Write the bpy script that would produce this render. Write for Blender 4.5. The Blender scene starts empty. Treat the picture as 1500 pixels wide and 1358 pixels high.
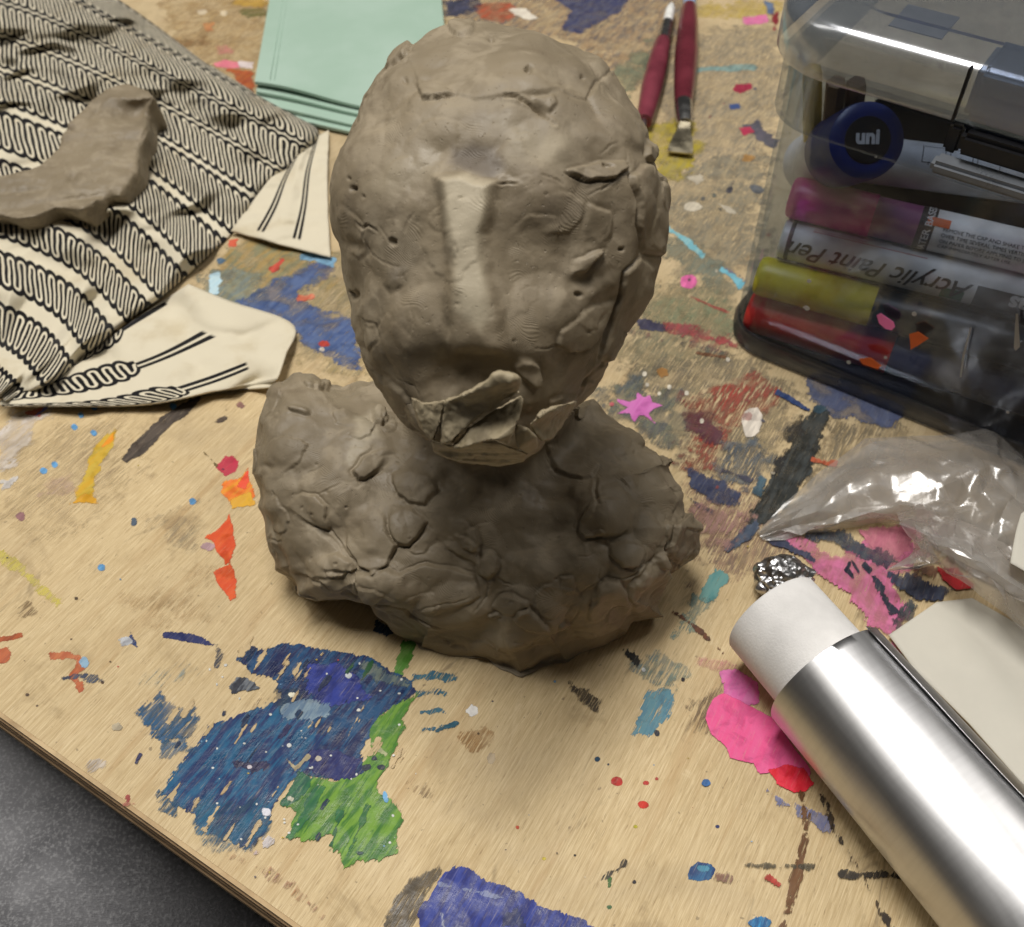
import bpy, bmesh, math, random
import numpy as np
from mathutils import Vector, Matrix

random.seed(7); rng = np.random.default_rng(7)
R = math.radians
scene = bpy.context.scene
C = scene.collection

# ------------------------------------------------------------------ camera
PITCH = 48.0; CAM_H = 0.28; FPX = 1500.0
cam = bpy.data.cameras.new('camera'); cam_o = bpy.data.objects.new('camera', cam); C.objects.link(cam_o)
cam_o.location = (0, 0, CAM_H); cam_o.rotation_euler = (R(90 - PITCH), 0, 0)
cam.sensor_width = 36; cam.sensor_fit = 'HORIZONTAL'; cam.lens = 36.0 * FPX / 1500.0
cam.clip_start = 0.01; cam.clip_end = 20
cam.dof.use_dof = True; cam.dof.focus_distance = 0.28; cam.dof.aperture_fstop = 22
scene.camera = cam_o

# ------------------------------------------------------------------ room light
w = bpy.data.worlds.new('World'); scene.world = w; w.use_nodes = True
bg = w.node_tree.nodes['Background']; bg.inputs[0].default_value = (1.0, 0.95, 0.88, 1); bg.inputs[1].default_value = 0.048
def lamp(name, loc, target, sx, sy, power, col):
    l = bpy.data.lights.new(name, 'AREA'); l.shape = 'RECTANGLE'; l.size = sx; l.size_y = sy; l.energy = power; l.color = col
    o = bpy.data.objects.new(name, l); C.objects.link(o); o.location = loc
    o.rotation_euler = (Vector(target) - Vector(loc)).to_track_quat('-Z', 'Y').to_euler()
    return o
lamp('ceiling_light', (-0.22, 0.38, 1.75), (0, 0.25, 0), 0.9, 0.32, 33, (1.0, 0.965, 0.91))
lamp('ceiling_light', (1.15, 0.8, 1.75), (0.1, 0.25, 0), 0.35, 1.2, 9, (1.0, 0.96, 0.90))
lamp('ceiling_light', (-1.25, 0.45, 1.75), (-0.1, 0.2, 0), 0.35, 1.0, 7, (1.0, 0.95, 0.86))
vs = scene.view_settings
vs.view_transform = 'Standard'; vs.look = 'None'; vs.gamma = 1; vs.use_curve_mapping = False; vs.exposure = -0.2
scene.cycles.transparent_max_bounces = 24; scene.cycles.max_bounces = 7; scene.cycles.transmission_bounces = 5; scene.cycles.diffuse_bounces = 3; scene.cycles.glossy_bounces = 4
try: scene.cycles.use_denoising = True; scene.cycles.use_adaptive_sampling = True; scene.cycles.adaptive_threshold = 0.025
except Exception: pass

# ------------------------------------------------------------------ helpers
CT, ST = math.cos(R(PITCH)), math.sin(R(PITCH))
RIGHT = np.array([1., 0, 0]); UP = np.array([0, ST, CT]); FWD = np.array([0, CT, -ST]); CAM = np.array([0, 0, CAM_H])
def ray(u, v):
    return FWD + RIGHT * ((u - 750) / FPX) - UP * ((v - 679) / FPX)
def at(u, v, z=0.0):                       # where the sight line through a picture point meets height z
    d = ray(u, v); return CAM + d * ((z - CAM_H) / d[2])
def pix(p):                                # picture position of world points (N,3)
    q = np.asarray(p) - CAM; dep = q @ FWD
    return 750 + FPX * (q @ RIGHT) / dep, 679 - FPX * (q @ UP) / dep, dep
def srgb(r, g, b):
    f = lambda c: (c / 255 / 12.92) if c / 255 <= 0.04045 else ((c / 255 + 0.055) / 1.055) ** 2.4
    return (f(r), f(g), f(b), 1.0)
def sstep(a, b, x):
    t = np.clip((x - a) / (b - a + 1e-12), 0, 1); return t * t * (3 - 2 * t)

def mesh_obj(name, verts, faces, mat=None, parent=None, smooth=True, uv=None):
    me = bpy.data.meshes.new(name)
    me.from_pydata([tuple(map(float, v)) for v in verts], [], [tuple(map(int, f)) for f in faces])
    me.update()
    if smooth: me.shade_smooth()
    o = bpy.data.objects.new(name, me); C.objects.link(o)
    if mat: me.materials.append(mat)
    if parent: o.parent = parent
    return o
def bm_obj(name, bm, mat=None, parent=None, smooth=False, angle=None):
    me = bpy.data.meshes.new(name); bm.normal_update(); bm.to_mesh(me); bm.free()
    if smooth: me.shade_smooth()
    if angle is not None:
        me.shade_smooth(); me.set_sharp_from_angle(angle=R(angle))
    o = bpy.data.objects.new(name, me); C.objects.link(o)
    if mat: me.materials.append(mat)
    if parent: o.parent = parent
    return o
def empty(name, loc=(0, 0, 0), rz=0.0):
    o = bpy.data.objects.new(name, None); C.objects.link(o); o.location = loc; o.rotation_euler = (0, 0, rz); o.empty_display_size = 0.01
    return o
def tag(o, label, cat, group=None, kind=None):
    o['label'] = label; o['category'] = cat
    if group: o['group'] = group
    if kind: o['kind'] = kind
    return o
def under(o, parent):                      # make a part a child, keeping its place in the world
    o.parent = parent
    o.matrix_parent_inverse = Matrix.LocRotScale(parent.location, parent.rotation_euler, parent.scale).inverted()
    return o
def attr(me, name, typ, arr):
    a = me.attributes.new(name, typ, 'POINT')
    a.data.foreach_set('vector' if typ == 'FLOAT_VECTOR' else ('color' if typ == 'FLOAT_COLOR' else 'value'), np.asarray(arr, dtype=np.float32).ravel())

class NT:                                   # small node-tree writer
    def __init__(s, name, disp=False):
        s.m = bpy.data.materials.new(name); s.m.use_nodes = True; s.t = s.m.node_tree
        for n in list(s.t.nodes): s.t.nodes.remove(n)
        s.out = s.n('ShaderNodeOutputMaterial')
    def n(s, typ, ins=None, **kw):
        nd = s.t.nodes.new(typ)
        for k, v in kw.items(): setattr(nd, k, v)
        if ins:
            for k, v in ins.items(): s.put(nd.inputs[k], v)
        return nd
    def put(s, sock, v):
        if isinstance(v, bpy.types.NodeSocket): s.t.links.new(v, sock)
        elif isinstance(v, bpy.types.Node): s.t.links.new(v.outputs[0], sock)
        else: sock.default_value = v
    def math(s, op, a, b=None, c=None, clamp=False):
        nd = s.n('ShaderNodeMath', operation=op); nd.use_clamp = clamp
        s.put(nd.inputs[0], a)
        if b is not None: s.put(nd.inputs[1], b)
        if c is not None: s.put(nd.inputs[2], c)
        return nd.outputs[0]
    def mapr(s, v, a, b, c=0.0, d=1.0, smooth=True):
        nd = s.n('ShaderNodeMapRange', interpolation_type='SMOOTHSTEP' if smooth else 'LINEAR')
        s.put(nd.inputs[0], v)
        for i, x in enumerate((a, b, c, d)): s.put(nd.inputs[1 + i], x)
        return nd.outputs[0]
    def mix(s, f, a, b, mode='MIX'):
        nd = s.n('ShaderNodeMix', data_type='RGBA', blend_type=mode)
        s.put(nd.inputs[0], f); s.put(nd.inputs[6], a); s.put(nd.inputs[7], b)
        return nd.outputs[2]
    def noise(s, vec, scale, detail=4.0, rough=0.55, dist=0.0):
        nd = s.n('ShaderNodeTexNoise', {'Scale': scale, 'Detail': detail, 'Roughness': rough, 'Distortion': dist})
        if vec is not None: s.put(nd.inputs['Vector'], vec)
        return nd.outputs[0]
    def coord(s, kind='Object'):
        return s.n('ShaderNodeTexCoord').outputs[kind]
    def mapping(s, vec, rot=(0, 0, 0), scale=(1, 1, 1), loc=(0, 0, 0)):
        nd = s.n('ShaderNodeMapping'); s.put(nd.inputs[0], vec)
        nd.inputs['Rotation'].default_value = rot; nd.inputs['Scale'].default_value = scale; nd.inputs['Location'].default_value = loc
        return nd.outputs[0]
    def attrib(s, name, out='Fac'):
        return s.n('ShaderNodeAttribute', attribute_name=name).outputs[out]
    def bsdf(s, **kw):
        nd = s.n('ShaderNodeBsdfPrincipled')
        for k, v in kw.items(): s.put(nd.inputs[k.replace('_', ' ')], v)
        return nd
    def bump(s, h, strength=0.3, dist=0.001, normal=None):
        nd = s.n('ShaderNodeBump'); nd.inputs['Strength'].default_value = strength; nd.inputs['Distance'].default_value = dist
        s.put(nd.inputs['Height'], h)
        if normal is not None: s.put(nd.inputs['Normal'], normal)
        return nd.outputs[0]
    def done(s, sh):
        s.put(s.out.inputs['Surface'], sh if isinstance(sh, bpy.types.NodeSocket) else sh.outputs[0]); return s.m

def simple(name, col, rough=0.5, metal=0.0, spec=0.5, var=0.12, scale=120.0, bump=0.0, bscale=800.0, coat=0.0):
    t = NT(name); co = t.coord(); n = t.noise(co, scale, 5)
    c = t.mix(t.mapr(n, 0.3, 0.7), [x * (1 - var) for x in col[:3]] + [1], [min(1, x * (1 + var)) for x in col[:3]] + [1])
    kw = dict(Base_Color=c, Metallic=metal, Roughness=t.mapr(n, 0.3, 0.7, max(rough - 0.06, 0.02), rough + 0.08))
    b = t.bsdf(**kw); b.inputs['Specular IOR Level'].default_value = spec
    if coat: b.inputs['Coat Weight'].default_value = coat; b.inputs['Coat Roughness'].default_value = 0.15
    if bump: t.put(b.inputs['Normal'], t.bump(t.noise(co, bscale, 6), bump, 0.0006))
    return t.done(b)

# polygon signed distance (inside positive); pts (N,2), poly (M,2)
def sdist(pts, poly):
    poly = np.asarray(poly, float); n = len(poly)
    d2 = np.full(len(pts), 1e18); ins = np.zeros(len(pts), bool)
    for i in range(n):
        a = poly[i]; b = poly[(i + 1) % n]; ab = b - a
        pa = pts - a; t = np.clip((pa @ ab) / (ab @ ab + 1e-18), 0, 1)
        q = pa - t[:, None] * ab; d2 = np.minimum(d2, (q * q).sum(1))
        c = ((a[1] > pts[:, 1]) != (b[1] > pts[:, 1]))
        if abs(b[1] - a[1]) > 1e-15:
            ins ^= c & (pts[:, 0] < (b[0] - a[0]) * (pts[:, 1] - a[1]) / (b[1] - a[1]) + a[0])
    d = np.sqrt(d2); return np.where(ins, d, -d)
def ldist(pts, line):                      # distance to an open polyline, and the fraction along it
    line = np.asarray(line, float); d2 = np.full(len(pts), 1e18); fr = np.zeros(len(pts)); n = len(line) - 1
    for i in range(n):
        a = line[i]; ab = line[i + 1] - a; pa = pts - a
        t = np.clip((pa @ ab) / (ab @ ab + 1e-18), 0, 1); q = pa - t[:, None] * ab; e = (q * q).sum(1)
        m = e < d2; d2[m] = e[m]; fr[m] = (i + t[m]) / n
    return np.sqrt(d2), fr
# cheap smooth 3-D value noise for sculpting
_G = rng.random((32, 32, 32)).astype(np.float32)
def vnoise(p, scale):
    q = np.asarray(p) * scale; i = np.floor(q).astype(int); f = q - i; f = f * f * (3 - 2 * f); i %= 32; j = (i + 1) % 32
    g = lambda a, b, c: _G[a, b, c]
    x0, y0, z0 = i.T; x1, y1, z1 = j.T; fx, fy, fz = f.T
    return ((g(x0, y0, z0) * (1 - fx) + g(x1, y0, z0) * fx) * (1 - fy) + (g(x0, y1, z0) * (1 - fx) + g(x1, y1, z0) * fx) * fy) * (1 - fz) + \
           ((g(x0, y0, z1) * (1 - fx) + g(x1, y0, z1) * fx) * (1 - fy) + (g(x0, y1, z1) * (1 - fx) + g(x1, y1, z1) * fx) * fy) * fz - 0.5
def fbm(p, scale, octv=4):
    p = np.asarray(p, float); s = np.zeros(len(p)); a = 1.0
    for k in range(octv):
        s += a * vnoise(p + k * 0.37, scale); scale *= 2.03; a *= 0.5
    return s
# ------------------------------------------------------------------ table
GRAIN = R(60)                               # the veneer's grain runs away and to the right
EDGE_A = at(0, 1050); EDGE_B = at(430, 1358)
ed = (EDGE_B - EDGE_A); ed /= np.linalg.norm(ed); en = np.array([-ed[1], ed[0], 0.0])   # along the front edge, and into the table
def make_wood():
    t = NT('plywood_veneer'); co = t.coord()
    g = t.mapping(co, rot=(0, 0, -GRAIN))
    fine = t.noise(t.mapping(g, scale=(60, 1500, 1)), 1.0, 3, 0.6)
    fine2 = t.noise(t.mapping(g, scale=(150, 3200, 1)), 1.0, 3, 0.6)
    band = t.noise(t.mapping(g, scale=(9, 130, 1)), 1.0, 4, 0.6, 0.6)
    pores = t.noise(t.mapping(g, scale=(220, 2100, 1), loc=(3, 7, 0)), 1.0, 2, 0.5)
    dirt = t.noise(co, 9.0, 4, 0.62, 0.8); dirt2 = t.noise(co, 38.0, 5, 0.65, 0.5)
    c = t.mix(t.mapr(fine, 0.3, 0.7), srgb(186, 162, 120), srgb(208, 186, 144))
    c = t.mix(t.math('MULTIPLY', t.mapr(fine2, 0.42, 0.75), 0.6), c, srgb(232, 212, 172))
    c = t.mix(t.math('MULTIPLY', t.mapr(band, 0.5, 0.78), 0.55), c, srgb(172, 138, 92))
    c = t.mix(t.math('MULTIPLY', t.mapr(pores, 0.60, 0.74), 0.4), c, srgb(112, 82, 50))
    c = t.mix(t.math('MULTIPLY', t.mapr(dirt, 0.46, 0.70), 0.5), c, srgb(150, 132, 104))
    c = t.mix(t.math('MULTIPLY', t.mapr(dirt2, 0.54, 0.74), 0.5), c, srgb(128, 106, 76))
    # old grimy wash over the far half of the top
    sx = t.n('ShaderNodeSeparateXYZ', {0: co})
    far = t.mapr(t.math('ADD', t.math('ADD', sx.outputs[1], t.math('MULTIPLY', sx.outputs[0], 0.55)), t.math('MULTIPLY', t.math('SUBTRACT', dirt, 0.5), 0.35)), 0.22, 0.40)
    g2 = t.mix(t.mapr(dirt2, 0.35, 0.65), srgb(160, 144, 116), srgb(200, 182, 150))
    c = t.mix(t.math('MULTIPLY', far, 0.42), c, g2)
    rub = t.noise(t.mapping(g, scale=(30, 110, 1)), 1.0, 4, 0.7, 1.2)
    c = t.mix(t.math('MULTIPLY', t.mapr(rub, 0.60, 0.74), 0.55), c, srgb(104, 86, 62))
    c = t.mix(t.math('MULTIPLY', t.mapr(rub, 0.26, 0.36, 1, 0), 0.4), c, srgb(226, 208, 172))
    speck = t.noise(co, 420.0, 2, 0.5)
    c = t.mix(t.math('MULTIPLY', t.mapr(speck, 0.70, 0.76), 0.5), c, srgb(90, 74, 56))
    b = t.bsdf(Base_Color=c, Roughness=t.mapr(dirt2, 0.3, 0.7, 0.5, 0.72)); b.inputs['Specular IOR Level'].default_value = 0.35
    h = t.math('ADD', t.math('MULTIPLY', fine, 0.7), t.math('MULTIPLY', pores, -0.5))
    t.put(b.inputs['Normal'], t.bump(h, 0.35, 0.0004))
    return t.done(b)
M_WOOD = make_wood()
THK = 0.0125
def edge_pt(s, inn, z): return EDGE_A + ed * s + en * inn + np.array([0, 0, z])
def slab(s0, s1, n0, n1, z0, z1):
    v = [edge_pt(s, n, z) for z in (z0, z1) for s, n in ((s0, n0), (s1, n0), (s1, n1), (s0, n1))]
    return v, [(3, 2, 1, 0), (4, 5, 6, 7), (0, 1, 5, 4), (1, 2, 6, 5), (2, 3, 7, 6), (3, 0, 4, 7)]
table = mesh_obj('tabletop', *slab(-1.2, 1.6, 0.0012, 1.5, -THK + 0.0026, 0.0), M_WOOD, smooth=False); table['kind'] = 'structure'
def ply_mat(name, a, b):
    t = NT(name); g = t.mapping(t.coord(), rot=(0, 0, -math.atan2(ed[1], ed[0])), scale=(60, 60, 1500))
    n = t.noise(g, 1.0, 5, 0.6); n2 = t.noise(t.coord(), 90, 5)
    c = t.mix(t.mapr(n, 0.3, 0.7), a, b); c = t.mix(t.math('MULTIPLY', t.mapr(n2, 0.5, 0.75), 0.5), c, srgb(96, 76, 54))
    s = t.bsdf(Base_Color=c, Roughness=0.8); t.put(s.inputs['Normal'], t.bump(n, 0.5, 0.0008)); return t.done(s)
PLY = [ply_mat('ply_light', srgb(206, 182, 142), srgb(178, 150, 112)), ply_mat('ply_dark', srgb(164, 136, 102), srgb(136, 110, 80))]
zz = -0.0002
for k in range(6):                          # visible plies of the sawn edge
    th = 0.0021; pr = (0.0, -0.0004, 0.0002, -0.0003, 0.0001, -0.0005)[k]
    o = mesh_obj('ply', *slab(-1.2, 1.6, pr, 0.0012 + 0.0008, zz - th, zz), PLY[k % 2], table, smooth=False); zz -= th

# paint: each patch is its own thin film on the table, its ragged edge and dry-brush gaps from the film's own coverage
def make_paint():
    t = NT('dried_paint'); co = t.coord(); g = t.mapping(co, rot=(0, 0, -GRAIN))
    d = t.attrib('cover'); par = t.n('ShaderNodeSeparateXYZ', {0: t.attrib('brush', 'Vector')})
    rag, dry, opa = par.outputs
    streak = t.noise(t.mapping(g, scale=(95, 1250, 1)), 1.0, 3, 0.72, 0.3)
    fine = t.noise(t.mapping(g, scale=(160, 1900, 1)), 1.0, 2, 0.6)
    blob = t.noise(co, 330.0, 3, 0.6)
    big = t.noise(co, 95.0, 4, 0.6)
    nz = t.math('ADD', t.math('MULTIPLY', t.math('SUBTRACT', big, 0.5), 7.5), t.math('ADD', t.math('MULTIPLY', t.math('SUBTRACT', streak, 0.5), 3.2), t.math('MULTIPLY', t.math('SUBTRACT', blob, 0.5), 1.8)))
    v = t.math('ADD', d, t.math('MULTIPLY', nz, rag))
    soft = t.math('ADD', 0.14, t.math('MULTIPLY', t.math('MAXIMUM', t.math('SUBTRACT', rag, 1.6), 0.0), 0.9))
    m = t.mapr(v, t.math('MULTIPLY', soft, -0.8), soft)
    # bare grain showing through
    bare = t.mapr(t.math('ADD', t.math('MULTIPLY', streak, 0.6), t.math('MULTIPLY', fine, 0.4)), t.math('SUBTRACT', 0.72, t.math('MULTIPLY', dry, 0.46)), t.math('SUBTRACT', 0.82, t.math('MULTIPLY', dry, 0.44)))
    bare = t.math('MULTIPLY', bare, t.math('MINIMUM', t.math('MULTIPLY', dry, 6.0), 1.0))
    m = t.math('MULTIPLY', m, t.math('SUBTRACT', 1.0, bare))
    thin = t.mapr(t.noise(co, 70.0, 4, 0.6, 0.6), 0.36, 0.58, 0.45, 1.0)
    thin = t.math('ADD', 1.0, t.math('MULTIPLY', t.math('SUBTRACT', thin, 1.0), t.math('SUBTRACT', rag, 1.0, clamp=True)))
    m = t.math('MULTIPLY', t.math('MULTIPLY', m, thin), opa, clamp=True)
    mixn = t.noise(t.mapping(g, scale=(70, 420, 1)), 1.0, 4, 0.65, 0.5)
    c = t.mix(t.mapr(mixn, 0.42, 0.58), t.attrib('tint_a', 'Color'), t.attrib('tint_b', 'Color'))
    tone = t.noise(co, 150.0, 4, 0.6, 0.5)
    c = t.mix(t.math('MULTIPLY', t.mapr(tone, 0.36, 0.52, 1, 0), 0.4), c, t.mix(1.0, c, (0.52, 0.50, 0.52, 1), 'MULTIPLY'))
    c = t.mix(t.math('MULTIPLY', t.mapr(fine, 0.56, 0.78), 0.26), c, srgb(206, 190, 158))
    b = t.bsdf(Base_Color=c, Roughness=t.mapr(tone, 0.35, 0.65, 0.30, 0.62), Alpha=m); b.inputs['Specular IOR Level'].default_value = 0.3
    h = t.math('ADD', t.math('MULTIPLY', streak, 0.4), t.math('MULTIPLY', blob, 0.8))
    t.put(b.inputs['Normal'], t.bump(h, 0.35, 0.0006))
    return t.done(b)
M_PAINT = make_paint()
_placed = []
def film(name, poly, ca, cb, rag=0.6, dry=0.15, opa=1.0, px=True):
    w2 = np.array([at(u, v)[:2] for u, v in poly]) if px else np.asarray(poly, float)
    lo, hi = w2.min(0), w2.max(0); size = max(hi - lo); mg = min(0.003 * max(rag, 0.5), 0.25 * size + 0.0012)
    cell = float(np.clip(size / 26, 0.00022, 0.002)); lo -= mg; hi += mg
    nx, ny = np.ceil((hi - lo) / cell).astype(int) + 1
    X, Y = np.meshgrid(lo[0] + np.arange(nx) * cell, lo[1] + np.arange(ny) * cell); pts = np.c_[X.ravel(), Y.ravel()]
    d = sdist(pts, w2) * 1000
    lay = 1 + max([l for l, q in _placed if not (hi[0] < q[0] or lo[0] > q[2] or hi[1] < q[1] or lo[1] > q[3])], default=-1)
    _placed.append((lay, (lo[0], lo[1], hi[0], hi[1])))
    I = np.arange(nx * ny).reshape(ny, nx); q = np.stack([I[:-1, :-1], I[:-1, 1:], I[1:, 1:], I[1:, :-1]], -1).reshape(-1, 4)
    q = q[(d[q] > -mg * 1000).any(1)]; used, inv = np.unique(q, return_inverse=True); q = inv.reshape(-1, 4)
    z = 0.00006 + 0.00003 * lay
    o = mesh_obj(name, np.c_[pts[used], np.full(len(used), z)], q, M_PAINT, table)
    k = len(used); attr(o.data, 'cover', 'FLOAT', d[used]); attr(o.data, 'brush', 'FLOAT_VECTOR', np.tile([rag, dry, opa], (k, 1)))
    attr(o.data, 'tint_a', 'FLOAT_COLOR', np.tile(srgb(*ca), (k, 1))); attr(o.data, 'tint_b', 'FLOAT_COLOR', np.tile(srgb(*cb), (k, 1)))
    return o
def drop(u, v, rx, ry, col, rag=0.12, ang=0.0, dry=0.0, opa=1.0, n=10, col2=None):
    a = np.arange(n) * 2 * math.pi / n; k = 1 + 0.18 * (rng.random(n) - 0.5)
    x, y = rx * k * np.cos(a), ry * k * np.sin(a); c, s = math.cos(R(ang)), math.sin(R(ang))
    return film('paint_drop', list(zip(u + x * c - y * s, v + x * s + y * c)), col, col2 or tuple(int(q * 0.88) for q in col), rag, dry, opa)
def stroke(pts, wid, col, col2=None, rag=0.4, dry=0.2, opa=1.0, name='paint_stroke'):
    p = np.asarray(pts, float); t = np.gradient(p, axis=0); t /= np.linalg.norm(t, axis=1)[:, None] + 1e-9
    n = np.c_[-t[:, 1], t[:, 0]]; w_ = np.asarray(wid, float) if np.ndim(wid) else np.full(len(p), float(wid))
    poly = np.r_[p + n * w_[:, None] / 2, (p - n * w_[:, None] / 2)[::-1]]
    return film(name, poly, col, col2 or tuple(int(q * 0.85) for q in col), rag, dry, opa)
exec_paint = True
# ------------------------------------------------------------------ paint marks, far to near
F = film
# mottled old washes over the far right and centre
for (pl, a, b, rg, dr, op) in (
    ([(940, 60), (1140, 30), (1160, 120), (1120, 260), (1000, 270), (960, 180)], (178, 164, 138), (146, 138, 122), 7, .5, .7),
    ([(970, 240), (1130, 230), (1110, 400), (1000, 420), (960, 330)], (166, 154, 128), (140, 134, 118), 7, .45, .75),
    ([(930, 420), (1080, 400), (1080, 520), (960, 560), (900, 520)], (158, 146, 114), (130, 128, 106), 6, .5, .7),
    ([(900, 540), (1080, 510), (1180, 570), (1160, 680), (1060, 720), (1000, 690)], (150, 138, 110), (124, 116, 100), 6, .5, .65),
    ([(1000, 700), (1110, 700), (1180, 800), (1120, 860), (1020, 840)], (168, 138, 118), (130, 110, 100), 6, .55, .65),
    ([(1210, 620), (1330, 600), (1300, 700), (1220, 760), (1150, 760)], (150, 134, 104), (120, 112, 96), 6, .5, .7),
    ([(240, 0), (400, 0), (380, 160), (320, 120), (250, 60)], (196, 166, 116), (168, 140, 100), 6, .5, .6),
    ([(440, 360), (540, 400), (560, 560), (500, 560), (430, 520), (380, 440)], (176, 158, 112), (150, 140, 110), 6, .5, .6),
    ([(0, 650), (180, 600), (200, 700), (100, 790), (0, 780)], (196, 176, 136), (176, 156, 124), 7, .6, .5)):
    F('paint_wash', pl, a, b, rg, dr, op)
# far washes
F('paint_wash', [(655, -30), (1010, -30), (1000, 60), (930, 130), (830, 60), (660, 30)], (178, 150, 116), (120, 112, 110), 5, .5, .75)
F('paint_wash', [(800, -10), (870, -20), (930, -10), (905, 20), (850, 48), (822, 44), (835, 15)], (70, 74, 108), (92, 94, 116), 1.5, .2, .9)
F('paint_wash', [(690, 8), (750, 2), (756, 22), (735, 34), (705, 26)], (190, 96, 70), (170, 110, 84), 2, .2, .9)
F('paint_wash', [(650, 2), (705, -4), (700, 16), (664, 26), (650, 26)], (60, 64, 84), (84, 86, 110), 2, .3, .9)
F('paint_patch', [(742, 14), (770, 12), (785, 26), (772, 30), (752, 20)], (238, 230, 214), (222, 212, 196), 1, 0, .95)
F('paint_wash', [(905, 100), (950, 60), (960, 90), (900, 160), (880, 140)], (120, 130, 110), (150, 150, 120), 3, .4, .7)
F('paint_wash', [(930, 190), (1010, 170), (1030, 220), (1000, 262), (965, 270), (950, 240)], (186, 168, 60), (170, 156, 90), 3, .3, .8)
F('paint_wash', [(1010, 10), (1140, 0), (1150, 20), (1080, 26), (1020, 24)], (205, 180, 80), (214, 190, 120), 4, .3, .6)
F('paint_patch', [(1090, 26), (1122, 22), (1124, 34), (1100, 38), (1086, 34)], (226, 120, 170), (222, 134, 174), 1, 0, .95)
F('paint_patch', [(1118, 0), (1130, 4), (1136, 24), (1126, 20)], (110, 130, 160), (100, 110, 140), 1, .1, .9)
F('paint_patch', [(1130, 22), (1142, 14), (1142, 34), (1134, 44)], (150, 50, 60), (130, 50, 60), 1, .1, .9)
stroke([(1020, 102), (1060, 100), (1105, 99)], 8, (150, 186, 184), None, 1.4, .3, .7)
F('paint_patch', [(1078, 124), (1100, 122), (1103, 130), (1084, 138), (1074, 132)], (164, 44, 74), (150, 50, 70), .8, 0, .95)
F('paint_patch', [(1066, 152), (1082, 152), (1084, 159), (1070, 160)], (70, 90, 140), (70, 90, 140), .8, 0, .9)
F('paint_patch', [(1086, 184), (1110, 178), (1126, 196), (1142, 206), (1132, 220), (1112, 206), (1100, 192)], (86, 88, 100), (100, 96, 108), 1.2, .1, .9)
F('paint_patch', [(1082, 188), (1100, 186), (1106, 194), (1090, 198)], (180, 52, 84), (170, 60, 84), .8, 0, .95)
F('paint_patch', [(1006, 260), (1026, 256), (1036, 264), (1020, 272)], (206, 196, 176), (196, 186, 166), 1.2, 0, .9)
drop(1014, 303, 13, 7, (208, 198, 178), .6)
F('paint_patch', [(1052, 298), (1072, 304), (1080, 314), (1064, 312)], (204, 194, 174), (196, 186, 166), .8, 0, .85)
drop(1068, 278, 5, 4, (84, 84, 92), .5, -40); stroke([(1068, 278), (1076, 264)], 3, (100, 98, 100), None, .5, .2, .8); drop(1030, 291, 4, 3, (104, 104, 100), .5); drop(1046, 287, 4, 3, (104, 108, 100), .5)
drop(1108, 277, 10, 6, (112, 116, 122), .9, 10, .2, .8); drop(1096, 232, 8, 5, (196, 150, 90), 1, 0, .2, .7)
F('paint_wash', [(940, 330), (1010, 345), (1070, 400), (1095, 440), (1050, 430), (985, 380), (940, 350)], (130, 140, 128), (150, 146, 124), 4, .4, .7)
stroke([(975, 333), (1005, 352), (1030, 376)], [7, 10, 6], (124, 186, 200), (150, 196, 200), .9, .2, .9)
stroke([(1055, 394), (1075, 405), (1088, 420)], [6, 12, 14], (128, 190, 206), (110, 176, 196), .8, .15, .95)
F('paint_patch', [(1060, 392), (1090, 404), (1092, 412), (1070, 402)], (120, 120, 140), (140, 120, 130), 1, .2, .8)
drop(1009, 413, 13, 10.5, (238, 118, 178), .25)
F('paint_wash', [(955, 440), (1040, 430), (1075, 470), (1060, 500), (980, 480), (950, 460)], (140, 150, 120), (160, 150, 116), 5, .4, .6)
stroke([(1010, 434), (1040, 448), (1068, 459)], 3, (176, 96, 86), None, .6, .3, .8)
F('paint_wash', [(930, 466), (958, 472), (982, 482), (968, 488), (938, 482)], (66, 66, 88), (80, 78, 100), 1.2, .2, .9)
F('paint_wash', [(975, 478), (1030, 484), (1076, 498), (1078, 512), (1030, 502), (980, 492)], (176, 84, 84), (150, 80, 84), 2.4, .4, .9)
F('paint_wash', [(900, 478), (990, 498), (1070, 512), (1066, 520), (960, 500), (900, 492)], (140, 100, 96), (110, 110, 100), 2.4, .5, .7)
drop(971, 548, 8, 7, (176, 128, 72), 1.4, 0, .2, .8); stroke([(1020, 518), (1062, 524)], 3, (140, 96, 70), None, .6, .3, .7)
# under the right shoulder
F('paint_wash', [(870, 582), (930, 560), (990, 580), (1010, 620), (990, 660), (940, 640), (890, 600)], (118, 122, 108), (96, 102, 104), 5, .35, .75)
F('paint_wash', [(995, 590), (1050, 575), (1090, 545), (1130, 560), (1140, 585), (1100, 610), (1070, 640), (1050, 690), (1005, 695), (1000, 650), (1030, 620)], (166, 74, 64), (150, 90, 76), 4, .55, .9)
F('paint_wash', [(1000, 605), (1040, 610), (1065, 625), (1055, 650), (1030, 650), (1010, 630)], (96, 60, 70), (110, 66, 70), 2.5, .35, .85)
F('paint_wash', [(1060, 650), (1140, 655), (1130, 700), (1090, 720), (1050, 700), (1045, 670)], (96, 104, 112), (124, 124, 120), 4, .5, .85)
F('paint_wash', [(1180, 556), (1260, 575), (1330, 610), (1290, 625), (1220, 610), (1190, 590)], (84, 92, 122), (96, 104, 130), 2, .25, .95)
sx, sy = 938, 597
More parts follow.
